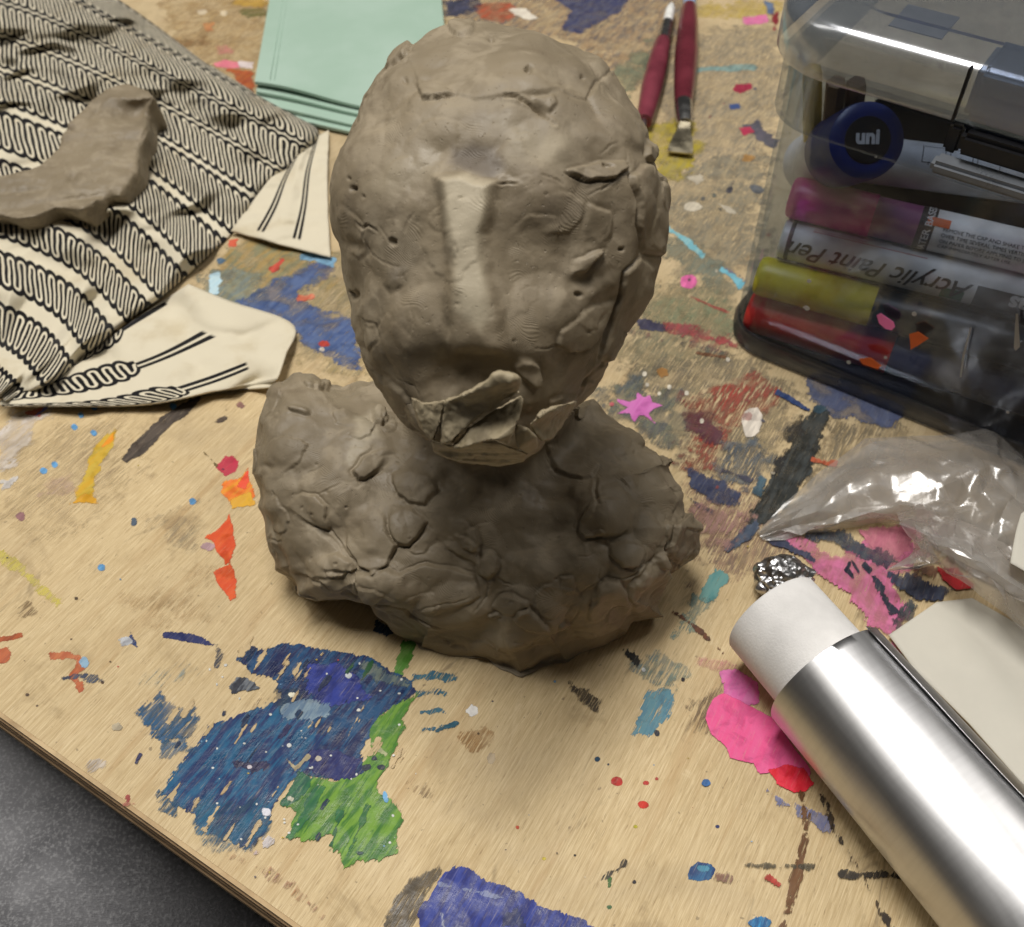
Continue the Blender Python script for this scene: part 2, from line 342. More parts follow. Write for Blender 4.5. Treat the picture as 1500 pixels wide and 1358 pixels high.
F('paint_splat', [(sx - 15, sy - 6), (sx - 36, sy - 12), (sx - 33, sy - 7), (sx - 16, sy + 1), (sx - 34, sy + 10), (sx - 15, sy + 8), (sx - 10, sy + 24), (sx - 4, sy + 12), (sx + 5, sy + 12), (sx + 24, sy + 27), (sx + 12, sy + 10), (sx + 18, sy + 2), (sx + 34, sy - 2), (sx + 17, sy - 6), (sx + 14, sy - 20), (sx + 6, sy - 14), (sx - 5, sy - 22), (sx - 6, sy - 12)], (206, 110, 182), (212, 122, 190), .35, 0)
drop(896, 593, 4, 3.4, (200, 104, 110), .2)
drop(1101, 620, 15, 22, (232, 222, 208), .25, 8, .06); drop(1094, 612, 6, 5, (210, 170, 160), 1, 0, .3, .7)
for u, v in ((944, 549), (948, 565), (980, 568), (965, 578), (1028, 618), (1006, 577), (1066, 528)): drop(u, v, 3, 3.4, (226, 218, 200), .2)
# black and navy slashes
F('paint_patch', [(1190, 600), (1212, 606), (1204, 640), (1186, 690), (1160, 740), (1118, 772), (1096, 770), (1112, 730), (1140, 680), (1160, 640)], (48, 50, 48), (66, 70, 70), 1.4, .25, .97)
F('paint_wash', [(1150, 640), (1175, 610), (1160, 660), (1130, 700), (1140, 670)], (70, 64, 56), (50, 48, 48), 2, .4, .9)
stroke([(1138, 576), (1160, 588), (1186, 604)], [6, 10, 7], (42, 60, 104), (60, 78, 120), .5, .1)
drop(1200, 601, 10, 6, (62, 84, 96), .4)
stroke([(1110, 770), (1090, 785), (1064, 806)], [14, 13, 9], (64, 72, 90), (80, 92, 110), .9, .25)
stroke([(1120, 700), (1108, 726)], 12, (84, 112, 128), None, 1, .3, .85)
F('paint_wash', [(1006, 688), (1050, 702), (1085, 725), (1080, 742), (1050, 740), (1012, 715)], (58, 64, 92), (72, 78, 104), 1.6, .3, .95)
stroke([(1005, 728), (1024, 742), (1044, 752)], 5, (64, 66, 80), None, .7, .3, .9); stroke([(1060, 690), (1100, 706)], 4, (80, 80, 96), None, .9, .4, .8)
F('paint_wash', [(1015, 735), (1060, 745), (1090, 760), (1060, 800), (1030, 800), (1018, 770)], (176, 136, 130), (160, 126, 110), 4, .5, .75)
stroke([(1188, 674), (1210, 680), (1226, 681)], 6, (190, 96, 66), None, .9, .3, .85)
# pink field with dark brush strokes
F('paint_patch', [(1120, 780), (1160, 792), (1230, 815), (1270, 776), (1330, 780), (1345, 815), (1310, 850), (1330, 900), (1310, 950), (1270, 900), (1205, 850), (1180, 820)], (214, 120, 162), (196, 112, 140), 2, .25, .97)
F('paint_wash', [(1255, 775), (1330, 772), (1336, 812), (1300, 826), (1262, 800)], (196, 116, 136), (206, 130, 146), 1.4, .2, .95)
F('paint_patch', [(1112, 786), (1140, 790), (1180, 812), (1192, 824), (1160, 812)], (56, 62, 84), (74, 74, 96), 1.0, .25)
F('paint_patch', [(1176, 778), (1240, 782), (1290, 806), (1320, 826), (1300, 835), (1250, 812), (1196, 792)], (60, 66, 82), (78, 86, 94), 1.8, .3)
stroke([(1244, 824), (1240, 836), (1250, 850)], [5, 9, 4], (44, 44, 62), None, .35, .05); stroke([(1246, 822), (1258, 842)], 3, (60, 54, 72), None, .3, .1); stroke([(1264, 828), (1275, 840)], [7, 8], (48, 52, 68), None, .4, .1)
F('paint_patch', [(1300, 840), (1350, 850), (1400, 866), (1380, 880), (1345, 882), (1310, 866)], (50, 54, 74), (68, 76, 96), 1.4, .2)
F('paint_patch', [(1280, 848), (1292, 856), (1300, 880), (1316, 900), (1306, 902), (1290, 880)], (56, 56, 70), (60, 60, 76), 1, .2)
F('paint_patch', [(1368, 830), (1400, 836), (1424, 862), (1400, 866), (1376, 852)], (188, 40, 48), (170, 34, 40), .8, .1)
F('paint_wash', [(1345, 830), (1375, 832), (1374, 856), (1350, 846)], (140, 100, 80), (120, 90, 80), 2, .3, .8)
F('paint_wash', [(1330, 880), (1345, 890), (1320, 930), (1300, 940)], (60, 70, 76), (90, 90, 90), 2, .4, .9)
# blue-green slashes right of the bust
F('paint_patch', [(1046, 832), (1068, 842), (1062, 856), (1050, 870), (1036, 884), (1026, 876), (1034, 856)], (96, 152, 152), (112, 160, 156), .8, .25, .95)
F('paint_wash', [(1020, 878), (1040, 884), (1016, 926), (985, 930), (1000, 900)], (120, 150, 146), (140, 156, 140), 2, .5, .75)
stroke([(985, 896), (1020, 920), (1062, 960)], [5, 6, 5], (110, 66, 42), (90, 60, 44), .7, .3)
F('paint_patch', [(950, 1012), (985, 1010), (978, 1050), (950, 1078), (920, 1080), (935, 1040)], (86, 134, 156), (100, 146, 160), 1.1, .4, .9)
F('paint_wash', [(910, 966), (980, 960), (1010, 985), (990, 1010), (940, 1000)], (112, 140, 146), (130, 150, 140), 2.4, .55, .75)
stroke([(915, 956), (930, 966), (938, 976)], [10, 14, 6], (40, 38, 36), None, 1.2, .3); drop(943, 982, 3, 3.5, (220, 224, 224), .2); drop(962, 1074, 3.5, 5, (44, 46, 56), .15, -20); drop(1000, 996, 3, 3, (50, 46, 50), .1)
F('paint_wash', [(1010, 955), (1050, 965), (1080, 975), (1060, 985), (1020, 975)], (214, 140, 150), (206, 150, 140), 2, .5, .6)
F('paint_wash', [(1040, 1000), (1065, 990), (1050, 1060), (1000, 1090), (1010, 1060)], (96, 84, 70), (130, 110, 86), 3, .6, .7)
# hot pink puddle with a red end
F('paint_patch', [(1054, 985), (1080, 982), (1112, 1000), (1112, 1030), (1080, 1040), (1062, 1020)], (226, 112, 178), (222, 126, 182), .5, .03)
F('paint_patch', [(1058, 1016), (1085, 1028), (1130, 1052), (1188, 1130), (1180, 1150), (1150, 1154), (1130, 1130), (1112, 1134), (1104, 1118), (1070, 1112), (1064, 1094), (1042, 1076), (1034, 1052), (1042, 1026)], (238, 92, 150), (236, 100, 156), .25, 0)
F('paint_patch', [(1128, 1130), (1150, 1122), (1176, 1128), (1192, 1148), (1180, 1160), (1160, 1162), (1138, 1150)], (222, 38, 56), (232, 52, 76), .35, .02)
F('paint_wash', [(1125, 1160), (1150, 1166), (1160, 1184), (1136, 1180)], (112, 120, 168), (130, 134, 170), .9, .4, .8); F('paint_wash', [(1160, 1172), (1200, 1190), (1230, 1212), (1200, 1214), (1170, 1194)], (120, 126, 166), (140, 140, 166), 1.2, .45, .8)
stroke([(1172, 1162), (1182, 1200), (1174, 1250), (1160, 1310), (1146, 1370)], [9, 9, 8, 9, 10], (104, 70, 42), (120, 84, 54), .8, .4, .9)
stroke([(1200, 1165), (1230, 1230), (1265, 1290), (1310, 1370)], [9, 6, 6, 7], (56, 48, 42), (80, 66, 50), .6, .3, .9)
stroke([(1228, 1280), (1260, 1282), (1320, 1284)], [12, 10, 8], (64, 58, 52), None, .9, .4, .9); stroke([(1085, 1268), (1140, 1270), (1200, 1270)], 3, (84, 78, 62), None, .6, .4, .75)
drop(1026, 1277, 20, 14, (38, 96, 140), .4, -10, .1, 1, 12, (28, 60, 110)); drop(1030, 1272, 8, 4, (70, 140, 170), .5, 0, .3); drop(1062, 1288, 12, 6, (150, 110, 96), 1, 20, .5, .8)
drop(1112, 1352, 18, 9, (36, 90, 140), .4, 0, .1, 1, 12, (60, 140, 190)); stroke([(1124, 1286), (1142, 1298)], 5, (190, 60, 50), None, .5, .4, .9)
drop(904, 1145, 9, 6.5, (196, 44, 34), .12, 10); drop(946, 1147, 4.5, 3.6, (196, 50, 40), .1); drop(942, 1179, 8.5, 6.5, (200, 52, 40), .12, 15); drop(962, 1141, 2, 2, (180, 70, 60), .1); drop(758, 1212, 2.5, 2.5, (196, 80, 50), .1); drop(931, 1211, 3, 2.5, (190, 180, 40), .1); drop(797, 1258, 3, 2.5, (200, 180, 60), .1)
drop(875, 1112, 5, 4, (34, 62, 84), .15); drop(891, 1120, 2, 2, (40, 60, 80), .1); drop(1034, 1148, 6, 4.5, (60, 110, 170), .2, 0, .1); drop(1051, 1211, 3, 2.5, (40, 50, 110), .1); drop(929, 1292, 3, 3, (40, 34, 40), .1); drop(842, 1253, 2, 2, (40, 36, 30), .1)
stroke([(893, 1284), (892, 1300)], [7, 4], (66, 104, 40), None, .4, .2); stroke([(876, 1292), (900, 1276), (918, 1266)], [6, 10, 8], (64, 56, 48), None, 1, .5, .85); drop(893, 1329, 4, 3, (60, 100, 50), .2)
F('paint_wash', [(820, 985), (850, 1010), (876, 1030), (870, 1036), (840, 1020)], (60, 52, 44), (80, 70, 56), 1.4, .5, .9)
F('paint_patch', [(690, 1032), (700, 1036), (698, 1046), (690, 1052), (684, 1042)], (232, 230, 226), (220, 216, 212), .5, 0); drop(720, 1112, 6, 9, (206, 188, 160), .7, 0, .2, .7)
F('paint_wash', [(680, 1080), (715, 1060), (720, 1084), (690, 1100)], (150, 110, 62), (170, 130, 80), 2, .5, .6)
F('paint_wash', [(590, 1140), (630, 1150), (634, 1172), (610, 1170)], (130, 106, 72), (150, 120, 80), 2, .6, .6)
for i in range(4): stroke([(604 + 4 * i, 992 + 26 * i), (640 + 5 * i, 988 + 26 * i), (668 - 9 * i, 990 + 24 * i + 6)], [9, 8, 5], (44, 100, 126), (60, 116, 136), 1.0, .5, .85)
stroke([(636, 1072), (672, 1058)], [6, 4], (44, 92, 112), None, .5, .3)
# blue and green painting near the front edge
F('paint_patch', [(570, 988), (590, 940), (606, 944), (598, 978), (584, 1000)], (76, 128, 44), (100, 140, 66), .9, .2)
stroke([(550, 918), (565, 925), (582, 922)], [12, 16, 12], (28, 44, 66), (36, 56, 80), 1, .3)
F('paint_patch', [(396, 948), (420, 941), (460, 946), (530, 960), (580, 982), (612, 1010), (596, 1030), (560, 1048), (544, 1066), (530, 1110), (540, 1128), (520, 1140), (488, 1146), (455, 1136), (420, 1128), (430, 1080), (400, 1066), (384, 1042), (420, 1024), (400, 1000), (372, 988), (346, 968), (356, 955), (376, 956)], (18, 70, 112), (14, 28, 76), 1.0, .24)
F('paint_patch', [(306, 1060), (350, 1050), (400, 1036), (450, 1050), (470, 1080), (455, 1120), (428, 1140), (404, 1180), (386, 1220), (360, 1245), (318, 1226), (270, 1190), (240, 1160), (258, 1120), (288, 1096)], (18, 88, 128), (16, 42, 94), 1.05, .28)
F('paint_wash', [(270, 1180), (330, 1170), (400, 1170), (390, 1215), (362, 1246), (320, 1236), (284, 1214)], (44, 108, 142), (50, 84, 110), 2.4, .55, .9)
F('paint_wash', [(210, 1030), (240, 1022), (290, 1056), (284, 1078), (240, 1082), (205, 1066)], (42, 92, 134), (40, 80, 112), 2.0, .45, .95)
F('paint_wash', [(240, 1092), (270, 1080), (280, 1100), (250, 1120), (236, 1108)], (50, 100, 140), (50, 90, 120), 1.8, .5, .85); F('paint_wash', [(232, 1160), (262, 1180), (260, 1200), (236, 1186)], (40, 80, 110), (50, 90, 120), 1.4, .6, .9)
F('paint_patch', [(450, 976), (490, 972), (530, 1000), (545, 1020), (500, 1040), (462, 1030), (446, 1004)], (26, 38, 110), (38, 54, 140), 1.3, .1); F('paint_patch', [(456, 1102), (500, 1096), (530, 1112), (520, 1138), (490, 1148), (462, 1130)], (26, 26, 84), (30, 40, 100), .9, .08)
F('paint_patch', [(404, 1010), (440, 1000), (446, 1030), (420, 1036)], (52, 60, 66), (40, 66, 96), 2, .3, .8); F('paint_patch', [(536, 974), (580, 984), (596, 1006), (560, 1002), (538, 992)], (112, 124, 116), (70, 90, 104), 2, .35, .8)
F('paint_patch', [(420, 1036), (450, 1026), (484, 1034), (480, 1050), (450, 1058), (424, 1050)], (150, 172, 186), (112, 140, 168), 1.4, .3, .8)
stroke([(345, 1120), (370, 1124), (392, 1120)], [6, 12, 5], (28, 26, 74), None, .8, .1); stroke([(420, 1112), (432, 1126), (452, 1108)], [2, 4, 3], (206, 190, 150), None, .4, .2, .8); stroke([(410, 1082), (424, 1064)], 5, (34, 34, 84), None, .7, .1)
F('paint_patch', [(238, 926), (262, 926), (300, 934), (318, 944), (310, 950), (280, 942), (240, 934)], (36, 42, 92), (40, 48, 100), .5, .1)
F('paint_patch', [(180, 944), (192, 926), (200, 938), (202, 950), (190, 942)], (46, 62, 104), (60, 70, 110), .5, .2); drop(186, 938, 10, 6, (206, 210, 216), .8, 0, .3, .85)
F('paint_patch', [(338, 1006), (348, 992), (364, 996), (384, 1008), (364, 1012), (342, 1016)], (40, 44, 56), (110, 116, 124), .6, .2); stroke([(316, 946), (322, 960), (318, 975)], [6, 5, 3], (60, 74, 96), None, 1, .5, .7)
F('paint_patch', [(545, 1064), (560, 1044), (596, 1024), (614, 1014), (600, 1040), (588, 1070), (572, 1110), (556, 1124), (530, 1120), (545, 1096)], (66, 118, 38), (104, 146, 46), .9, .16)
F('paint_patch', [(440, 1140), (470, 1140), (520, 1146), (548, 1122), (570, 1106), (552, 1162), (570, 1168), (586, 1200), (582, 1250), (560, 1262), (530, 1258), (500, 1284), (496, 1250), (482, 1252), (484, 1226), (450, 1228), (424, 1230), (430, 1190), (405, 1180)], (56, 110, 36), (110, 152, 50), .9, .16)
F('paint_patch', [(408, 1180), (440, 1134), (460, 1140), (440, 1170), (420, 1186)], (28, 84, 66), (40, 104, 66), .9, .15); stroke([(470, 1150), (448, 1190), (424, 1230)], [16, 14, 5], (36, 96, 62), (50, 112, 56), .8, .2); stroke([(500, 1190), (490, 1225), (484, 1250)], [12, 12, 4], (38, 104, 60), None, .8, .25); stroke([(540, 1180), (520, 1230), (500, 1276)], [7, 6, 3], (54, 118, 60), None, .7, .3)
drop(526, 1250, 6, 4, (30, 70, 70), .6); drop(537, 1125, 7, 4, (24, 40, 60), .3, -20); drop(558, 1125, 5, 3.5, (24, 40, 60), .25); drop(548, 1112, 4, 3, (24, 40, 60), .25); drop(565, 1168, 4, 9, (110, 176, 222), .25, -12)
stroke([(545, 1090), (556, 1100), (566, 1106)], 2, (196, 200, 150), None, .4, .3, .8)
for k in range(46):
    u, v = rng.uniform(300, 590), rng.uniform(970, 1240)
    if u + 1.3 * v > 1480 and 0.3 * u - v > -1150: drop(u, v, rng.uniform(1.0, 2.6), rng.uniform(1, 2.2), (226, 228, 224), .08, 0, 0, 1, 7)
drop(428, 1018, 5, 3.5, (232, 228, 206), .3); drop(511, 990, 4, 3, (226, 232, 236), .3); drop(525, 1041, 4, 3, (220, 220, 214), .3); drop(467, 1112, 4, 3.4, (206, 196, 178), .3); drop(366, 1124, 4, 3.6, (214, 206, 214), .25); drop(424, 1093, 3.6, 3.2, (230, 234, 234), .15); drop(426, 1171, 5, 3.6, (222, 220, 196), .3)
drop(392, 1190, 7, 6, (224, 226, 236), .6, 0, .2); drop(392, 1236, 8, 9, (212, 206, 208), 1, 0, .4, .8); drop(378, 1252, 8, 6, (206, 184, 190), 1, 0, .5, .8); drop(172, 1066, 7, 6, (196, 184, 158), .6, 30, .2, .8); drop(144, 1122, 16, 10, (224, 214, 204), 1.4, 0, .5, .7)
stroke([(340, 1256), (380, 1272), (430, 1300), (478, 1352)], [7, 9, 10, 12], (146, 96, 70), (170, 120, 80), 1.2, .7, .75); drop(188, 1170, 4, 6, (170, 70, 66), .6, 0, .3, .8); drop(190, 1178, 10, 4, (190, 110, 100), .8, 0, .5, .7); stroke([(200, 1118), (206, 1104)], [2, 5], (60, 60, 96), None, .4, .3)
# scrapes along the grain that lay the veneer bare, and darker loaded strokes
for k in range(46):
    u, v = rng.uniform(250, 600), rng.uniform(955, 1250)
    if not (abs((u - 430) / 190) + abs((v - 1095) / 170) < 1.15): continue
    l = rng.uniform(8, 34); a = R(rng.uniform(-64, -54)); dx, dy = math.cos(a) * l, math.sin(a) * l; w_ = rng.uniform(1.2, 4.2)
    if rng.random() < .6: stroke([(u, v), (u + dx * .5, v + dy * .5), (u + dx, v + dy)], [w_ * .4, w_, w_ * .3], (208, 184, 142), (190, 164, 122), .5, .35, .9, 'paint_scrape')
    else: stroke([(u, v), (u + dx * .5, v + dy * .5), (u + dx, v + dy)], [w_ * .8, w_ * 1.8, w_], (20, 34, 70) if u < 500 else (30, 84, 40), (14, 50, 84), .6, .35, .85)
for (u, v, l, w_) in ((352, 962, 34, 5), (380, 970, 30, 4), (404, 1000, 40, 7), (300, 1080, 40, 6), (250, 1170, 36, 6), (276, 1196, 40, 6), (300, 1216, 40, 5), (330, 1232, 40, 6), (360, 1240, 40, 5), (246, 1060, 34, 5), (268, 1050, 30, 4), (540, 1110, 30, 5), (470, 962, 26, 4), (430, 990, 30, 4)):
    a = R(-59); stroke([(u, v), (u + math.cos(a) * l * .5, v + math.sin(a) * l * .5), (u + math.cos(a) * l, v + math.sin(a) * l)], [w_, w_ * .9, w_ * .3], (206, 182, 140), (190, 166, 124), .7, .3, .92, 'paint_scrape')
# lower right of the painting
F('paint_patch', [(575, 1320), (600, 1290), (640, 1272), (634, 1300), (610, 1340), (600, 1380), (555, 1380)], (76, 68, 56), (96, 84, 66), 1.2, .5, .92)
F('paint_patch', [(660, 1278), (672, 1270), (712, 1290), (755, 1310), (800, 1330), (840, 1345), (870, 1360), (866, 1400), (612, 1400), (614, 1350), (622, 1318), (640, 1296)], (44, 60, 142), (34, 42, 110), .8, .16)
F('paint_patch', [(726, 1330), (760, 1332), (770, 1360), (730, 1366)], (30, 36, 82), (34, 46, 96), 1.2, .2); stroke([(640, 1296), (690, 1306), (740, 1318)], 2.5, (150, 160, 200), None, .5, .4, .7); stroke([(648, 1340), (650, 1362)], 4, (180, 186, 210), None, .6, .5, .7)
# rust-coloured marks left
stroke([(-6, 937), (14, 935), (33, 930)], [8, 9, 8], (170, 88, 52), None, .5, .2); F('paint_patch', [(-5, 950), (12, 948), (18, 960), (10, 970), (-5, 970)], (186, 104, 68), (170, 90, 60), .7, .25)
stroke([(74, 962), (92, 960), (118, 964)], [8, 11, 7], (190, 116, 76), (176, 96, 64), .7, .3); stroke([(118, 964), (116, 980), (106, 990), (116, 1004), (118, 1012)], [8, 11, 14, 10, 4], (186, 104, 66), (176, 92, 60), .8, .35)
stroke([(92, 994), (120, 990), (156, 998)], [5, 9, 6], (70, 80, 104), (90, 100, 116), 1, .5, .85); drop(123, 970, 5, 7, (142, 176, 200), .5)
for u, v in ((36, 968), (54, 1034), (40, 1018), (104, 936), (150, 1000)): drop(u, v, 3, 2.4, (90, 70, 60), .4, 0, .2, .8)
# yellow, orange, red marks on the left
stroke([(170, 630), (155, 650), (140, 675), (130, 700), (122, 738)], [10, 19, 20, 20, 28], (212, 168, 52), (206, 176, 70), 1.0, .3, .92); F('paint_patch', [(102, 738), (124, 722), (136, 726), (142, 738)], (206, 152, 40), (214, 160, 50), .6, .15); F('paint_patch', [(150, 655), (160, 638), (170, 630), (166, 646)], (230, 150, 40), (226, 140, 40), .5, .15)
F('paint_patch', [(178, 672), (200, 645), (240, 608), (278, 586), (300, 578), (290, 594), (250, 625), (216, 660), (186, 680)], (70, 62, 56), (88, 78, 70), .6, .22, .93)
F('paint_patch', [(316, 686), (330, 668), (342, 666), (350, 678), (346, 692), (330, 698)], (190, 52, 76), (180, 60, 76), .7, .1); stroke([(298, 662), (310, 674), (318, 684)], 3, (120, 100, 60), None, .4, .3, .7)
F('paint_patch', [(350, 700), (364, 684), (366, 700), (372, 730), (364, 742), (338, 742), (328, 720), (326, 706)], (232, 120, 50), (228, 150, 50), .7, .12); F('paint_patch', [(348, 712), (364, 684), (366, 704), (358, 716)], (232, 84, 60), (230, 90, 60), .4, .05); F('paint_patch', [(336, 734), (366, 722), (374, 740), (340, 746)], (224, 172, 54), (220, 166, 60), .5, .1)
F('paint_patch', [(337, 752), (343, 772), (344, 800), (338, 826), (346, 850), (345, 876), (338, 880), (320, 860), (312, 838), (330, 828), (318, 810), (312, 794), (298, 788), (318, 776)], (222, 94, 46), (214, 80, 40), .5, .1); drop(306, 801, 9, 7, (204, 168, 176), .6, 0, .2, .8)
stroke([(0, 806), (30, 836), (60, 862), (88, 888)], [16, 12, 12, 10], (220, 206, 92), (214, 200, 110), 1.2, .5, .7)
for u, v in ((119, 608), (109, 626), (138, 635), (80, 681), (64, 690), (282, 735), (149, 832), (138, 596), (254, 596)): drop(u, v, 5, 4.6, (106, 168, 220), .25, 30, 0, .95)
drop(196, 764, 4, 6, (84, 104, 126), .5, 0, .2, .8); drop(30, 758, 7, 5, (160, 116, 120), .6, 0, .2, .85); drop(112, 877, 4, 3.4, (80, 66, 50), .3); drop(324, 615, 9, 4.5, (96, 84, 76), .7, -20, .3, .85); drop(352, 594, 6, 5, (160, 116, 110), .8, 0, .3, .8)
F('paint_wash', [(-10, 640), (20, 600), (66, 600), (50, 640), (0, 690)], (226, 218, 212), (214, 202, 186), 3, .4, .8); F('paint_patch', [(38, 604), (64, 594), (58, 612)], (190, 110, 100), (176, 100, 90), .7, .2); F('paint_patch', [(52, 610), (70, 594), (64, 604)], (110, 120, 200), (120, 130, 200), .6, .2)
F('paint_wash', [(0, 702), (24, 700), (16, 718), (0, 718)], (222, 218, 216), (210, 206, 200), 1, .3, .8); F('paint_wash', [(70, 700), (110, 690), (100, 725), (70, 720)], (206, 176, 170), (200, 170, 150), 3, .4, .45); F('paint_wash', [(220, 760), (290, 740), (280, 800), (240, 800)], (140, 132, 116), (170, 150, 120), 3.6, .6, .4); F('paint_wash', [(180, 880), (330, 820), (300, 900), (200, 930)], (190, 160, 116), (164, 136, 96), 5, .6, .4)
F('paint_wash', [(20, 890), (46, 880), (56, 900), (30, 908)], (116, 96, 70), (130, 106, 76), 1.6, .6, .6); F('paint_wash', [(210, 1000), (260, 960), (300, 985), (280, 1010)], (120, 150, 160), (170, 164, 140), 3, .75, .6)
# between cloth and bust
F('paint_wash', [(330, 360), (430, 345), (480, 370), (490, 420), (440, 420), (380, 430), (330, 420), (300, 400)], (176, 150, 96), (140, 140, 110), 4, .4, .85)
F('paint_wash', [(310, 390), (370, 400), (400, 440), (380, 470), (320, 450), (290, 425)], (128, 140, 136), (150, 150, 126), 4, .35, .85)
F('paint_wash', [(350, 440), (395, 416), (440, 396), (480, 380), (490, 400), (440, 430), (460, 450), (520, 470), (525, 520), (530, 545), (490, 525), (440, 500), (400, 470)], (76, 96, 142), (92, 110, 150), 2.4, .35, .95)
stroke([(440, 376), (460, 376), (490, 386)], [6, 12, 12], (130, 174, 204), None, .8, .2, .9)
F('paint_patch', [(333, 352), (348, 350), (348, 362), (334, 364)], (212, 96, 70), (206, 100, 76), .9, .15); stroke([(416, 380), (404, 392), (396, 396)], [5, 11, 9], (204, 84, 70), None, .8, .15); stroke([(436, 436), (446, 438), (460, 434)], [10, 10, 6], (204, 100, 76), (214, 140, 110), .8, .3); drop(476, 504, 8, 5, (200, 80, 70), .5); drop(472, 512, 4, 3, (224, 214, 200), .3)
F('paint_patch', [(306, 402), (322, 398), (326, 412), (318, 420), (320, 430), (306, 434)], (176, 208, 222), (190, 214, 222), .7, .08); drop(322, 382, 8, 6, (96, 128, 156), 1, 0, .2, .8)
# far left strip above the cloth
F('paint_patch', [(310, 94), (330, 88), (352, 92), (350, 100), (316, 98)], (226, 124, 144), (220, 130, 140), .9, .1); F('paint_patch', [(350, 90), (372, 92), (372, 102), (352, 98)], (222, 208, 206), (210, 196, 194), .8, .05)
F('paint_wash', [(336, 102), (372, 104), (368, 136), (350, 124)], (190, 106, 60), (176, 90, 60), 1.6, .2, .9); F('paint_wash', [(318, 68), (336, 66), (338, 78), (320, 80)], (214, 140, 134), (206, 150, 130), 2, .2, .7); F('paint_wash', [(296, 36), (314, 34), (312, 44), (300, 46)], (206, 140, 96), (206, 150, 100), 2, .2, .8)
F('paint_wash', [(355, 14), (392, 12), (390, 26), (360, 28)], (110, 116, 70), (130, 120, 70), 2.4, .3, .8); F('paint_wash', [(350, -10), (392, -10), (392, 12), (346, 8)], (210, 172, 86), (200, 160, 80), 3, .2, .8); F('paint_wash', [(250, 60), (300, 55), (310, 66), (262, 72)], (150, 116, 80), (160, 130, 90), 3, .4, .7); drop(296, 18, 8, 4, (224, 206, 176), .6); drop(328, 20, 6, 4, (226, 208, 176), .6)
# tiny dots everywhere
_cols = [(60, 60, 90), (200, 70, 60), (230, 226, 214), (120, 170, 210), (50, 44, 40), (90, 70, 50), (196, 170, 60)]
for k in range(42):
    u, v = rng.uniform(0, 1180), rng.uniform(560, 1358)
    if (u * 308 / 430 + 1050 - 20 < v) : continue
    drop(u, v, rng.uniform(.8, 2.2), rng.uniform(.8, 1.9), _cols[rng.integers(7)], .06, 0, 0, .85, 7)
for k in range(36):
    u, v = rng.uniform(860, 1160), rng.uniform(0, 820)
    drop(u, v, rng.uniform(1.5, 4), rng.uniform(1.2, 2.6), [(200, 190, 170), (110, 108, 100), (150, 80, 80), (90, 96, 120), (190, 150, 100)][rng.integers(5)], .4, rng.uniform(-40, 40), .1, .7, 8)
# ------------------------------------------------------------------ clay
def make_clay(name, a, b, c3, ridge=1.0):
    t = NT(name); co = t.coord()
    big = t.noise(co, 32, 3, 0.55); mid = t.noise(co, 110, 3, 0.6, 0.4); fine = t.noise(co, 1400, 2, 0.6)
    c = t.mix(t.mapr(big, 0.34, 0.66), a, b)
    c = t.mix(t.math('MULTIPLY', t.mapr(mid, 0.48, 0.66), 0.6), c, c3)
    c = t.mix(t.math('MULTIPLY', t.mapr(t.noise(co, 60, 5, 0.6, 0.6), 0.30, 0.46, 1, 0), 0.55), c, srgb(116, 103, 84))
    c = t.mix(t.math('MULTIPLY', t.mapr(t.noise(co, 620, 3), 0.68, 0.74), 0.35), c, srgb(96, 82, 66))
    wet = t.attrib('wet'); c = t.mix(wet, c, srgb(104, 94, 82))
    dry = t.attrib('dry'); c = t.mix(dry, c, srgb(206, 195, 170))
    b_ = t.bsdf(Base_Color=c, Roughness=t.mapr(mid, 0.3, 0.7, 0.46, 0.66)); b_.inputs['Specular IOR Level'].default_value = 0.42
    # skin-ridge prints: wavy lines that only show in scattered patches, plus dry drag lines
    dst = t.n('ShaderNodeVectorMath', {0: co, 1: t.n('ShaderNodeVectorMath', {0: t.n('ShaderNodeTexNoise', {'Vector': co, 'Scale': 55.0, 'Detail': 2.0}).outputs['Color'], 1: (0.02, 0.02, 0.02)}, operation='MULTIPLY').outputs[0]}, operation='ADD').outputs[0]
    wv = t.n('ShaderNodeTexWave', {'Vector': dst, 'Scale': 600.0, 'Distortion': 1.2, 'Detail': 1.0, 'Detail Scale': 1.0}, wave_type='BANDS', bands_direction='DIAGONAL').outputs[1]
    msk = t.mapr(t.noise(co, 75, 3, 0.5, 0.3), 0.54, 0.66)
    pr = t.math('MULTIPLY', t.math('MULTIPLY', wv, msk), 0.42 * ridge)
    pits = t.mapr(t.noise(co, 900, 2, 0.5), 0.66, 0.75, 0.0, -0.8)
    h = t.math('ADD', t.math('ADD', pr, t.math('MULTIPLY', fine, 0.35)), t.math('ADD', pits, t.math('MULTIPLY', mid, 1.2)))
    t.put(b_.inputs['Normal'], t.bump(h, 0.5, 0.00035))
    return t.done(b_)
M_CLAY = make_clay('modelling_clay', srgb(127, 115, 95), srgb(142, 129, 107), srgb(160, 147, 125))

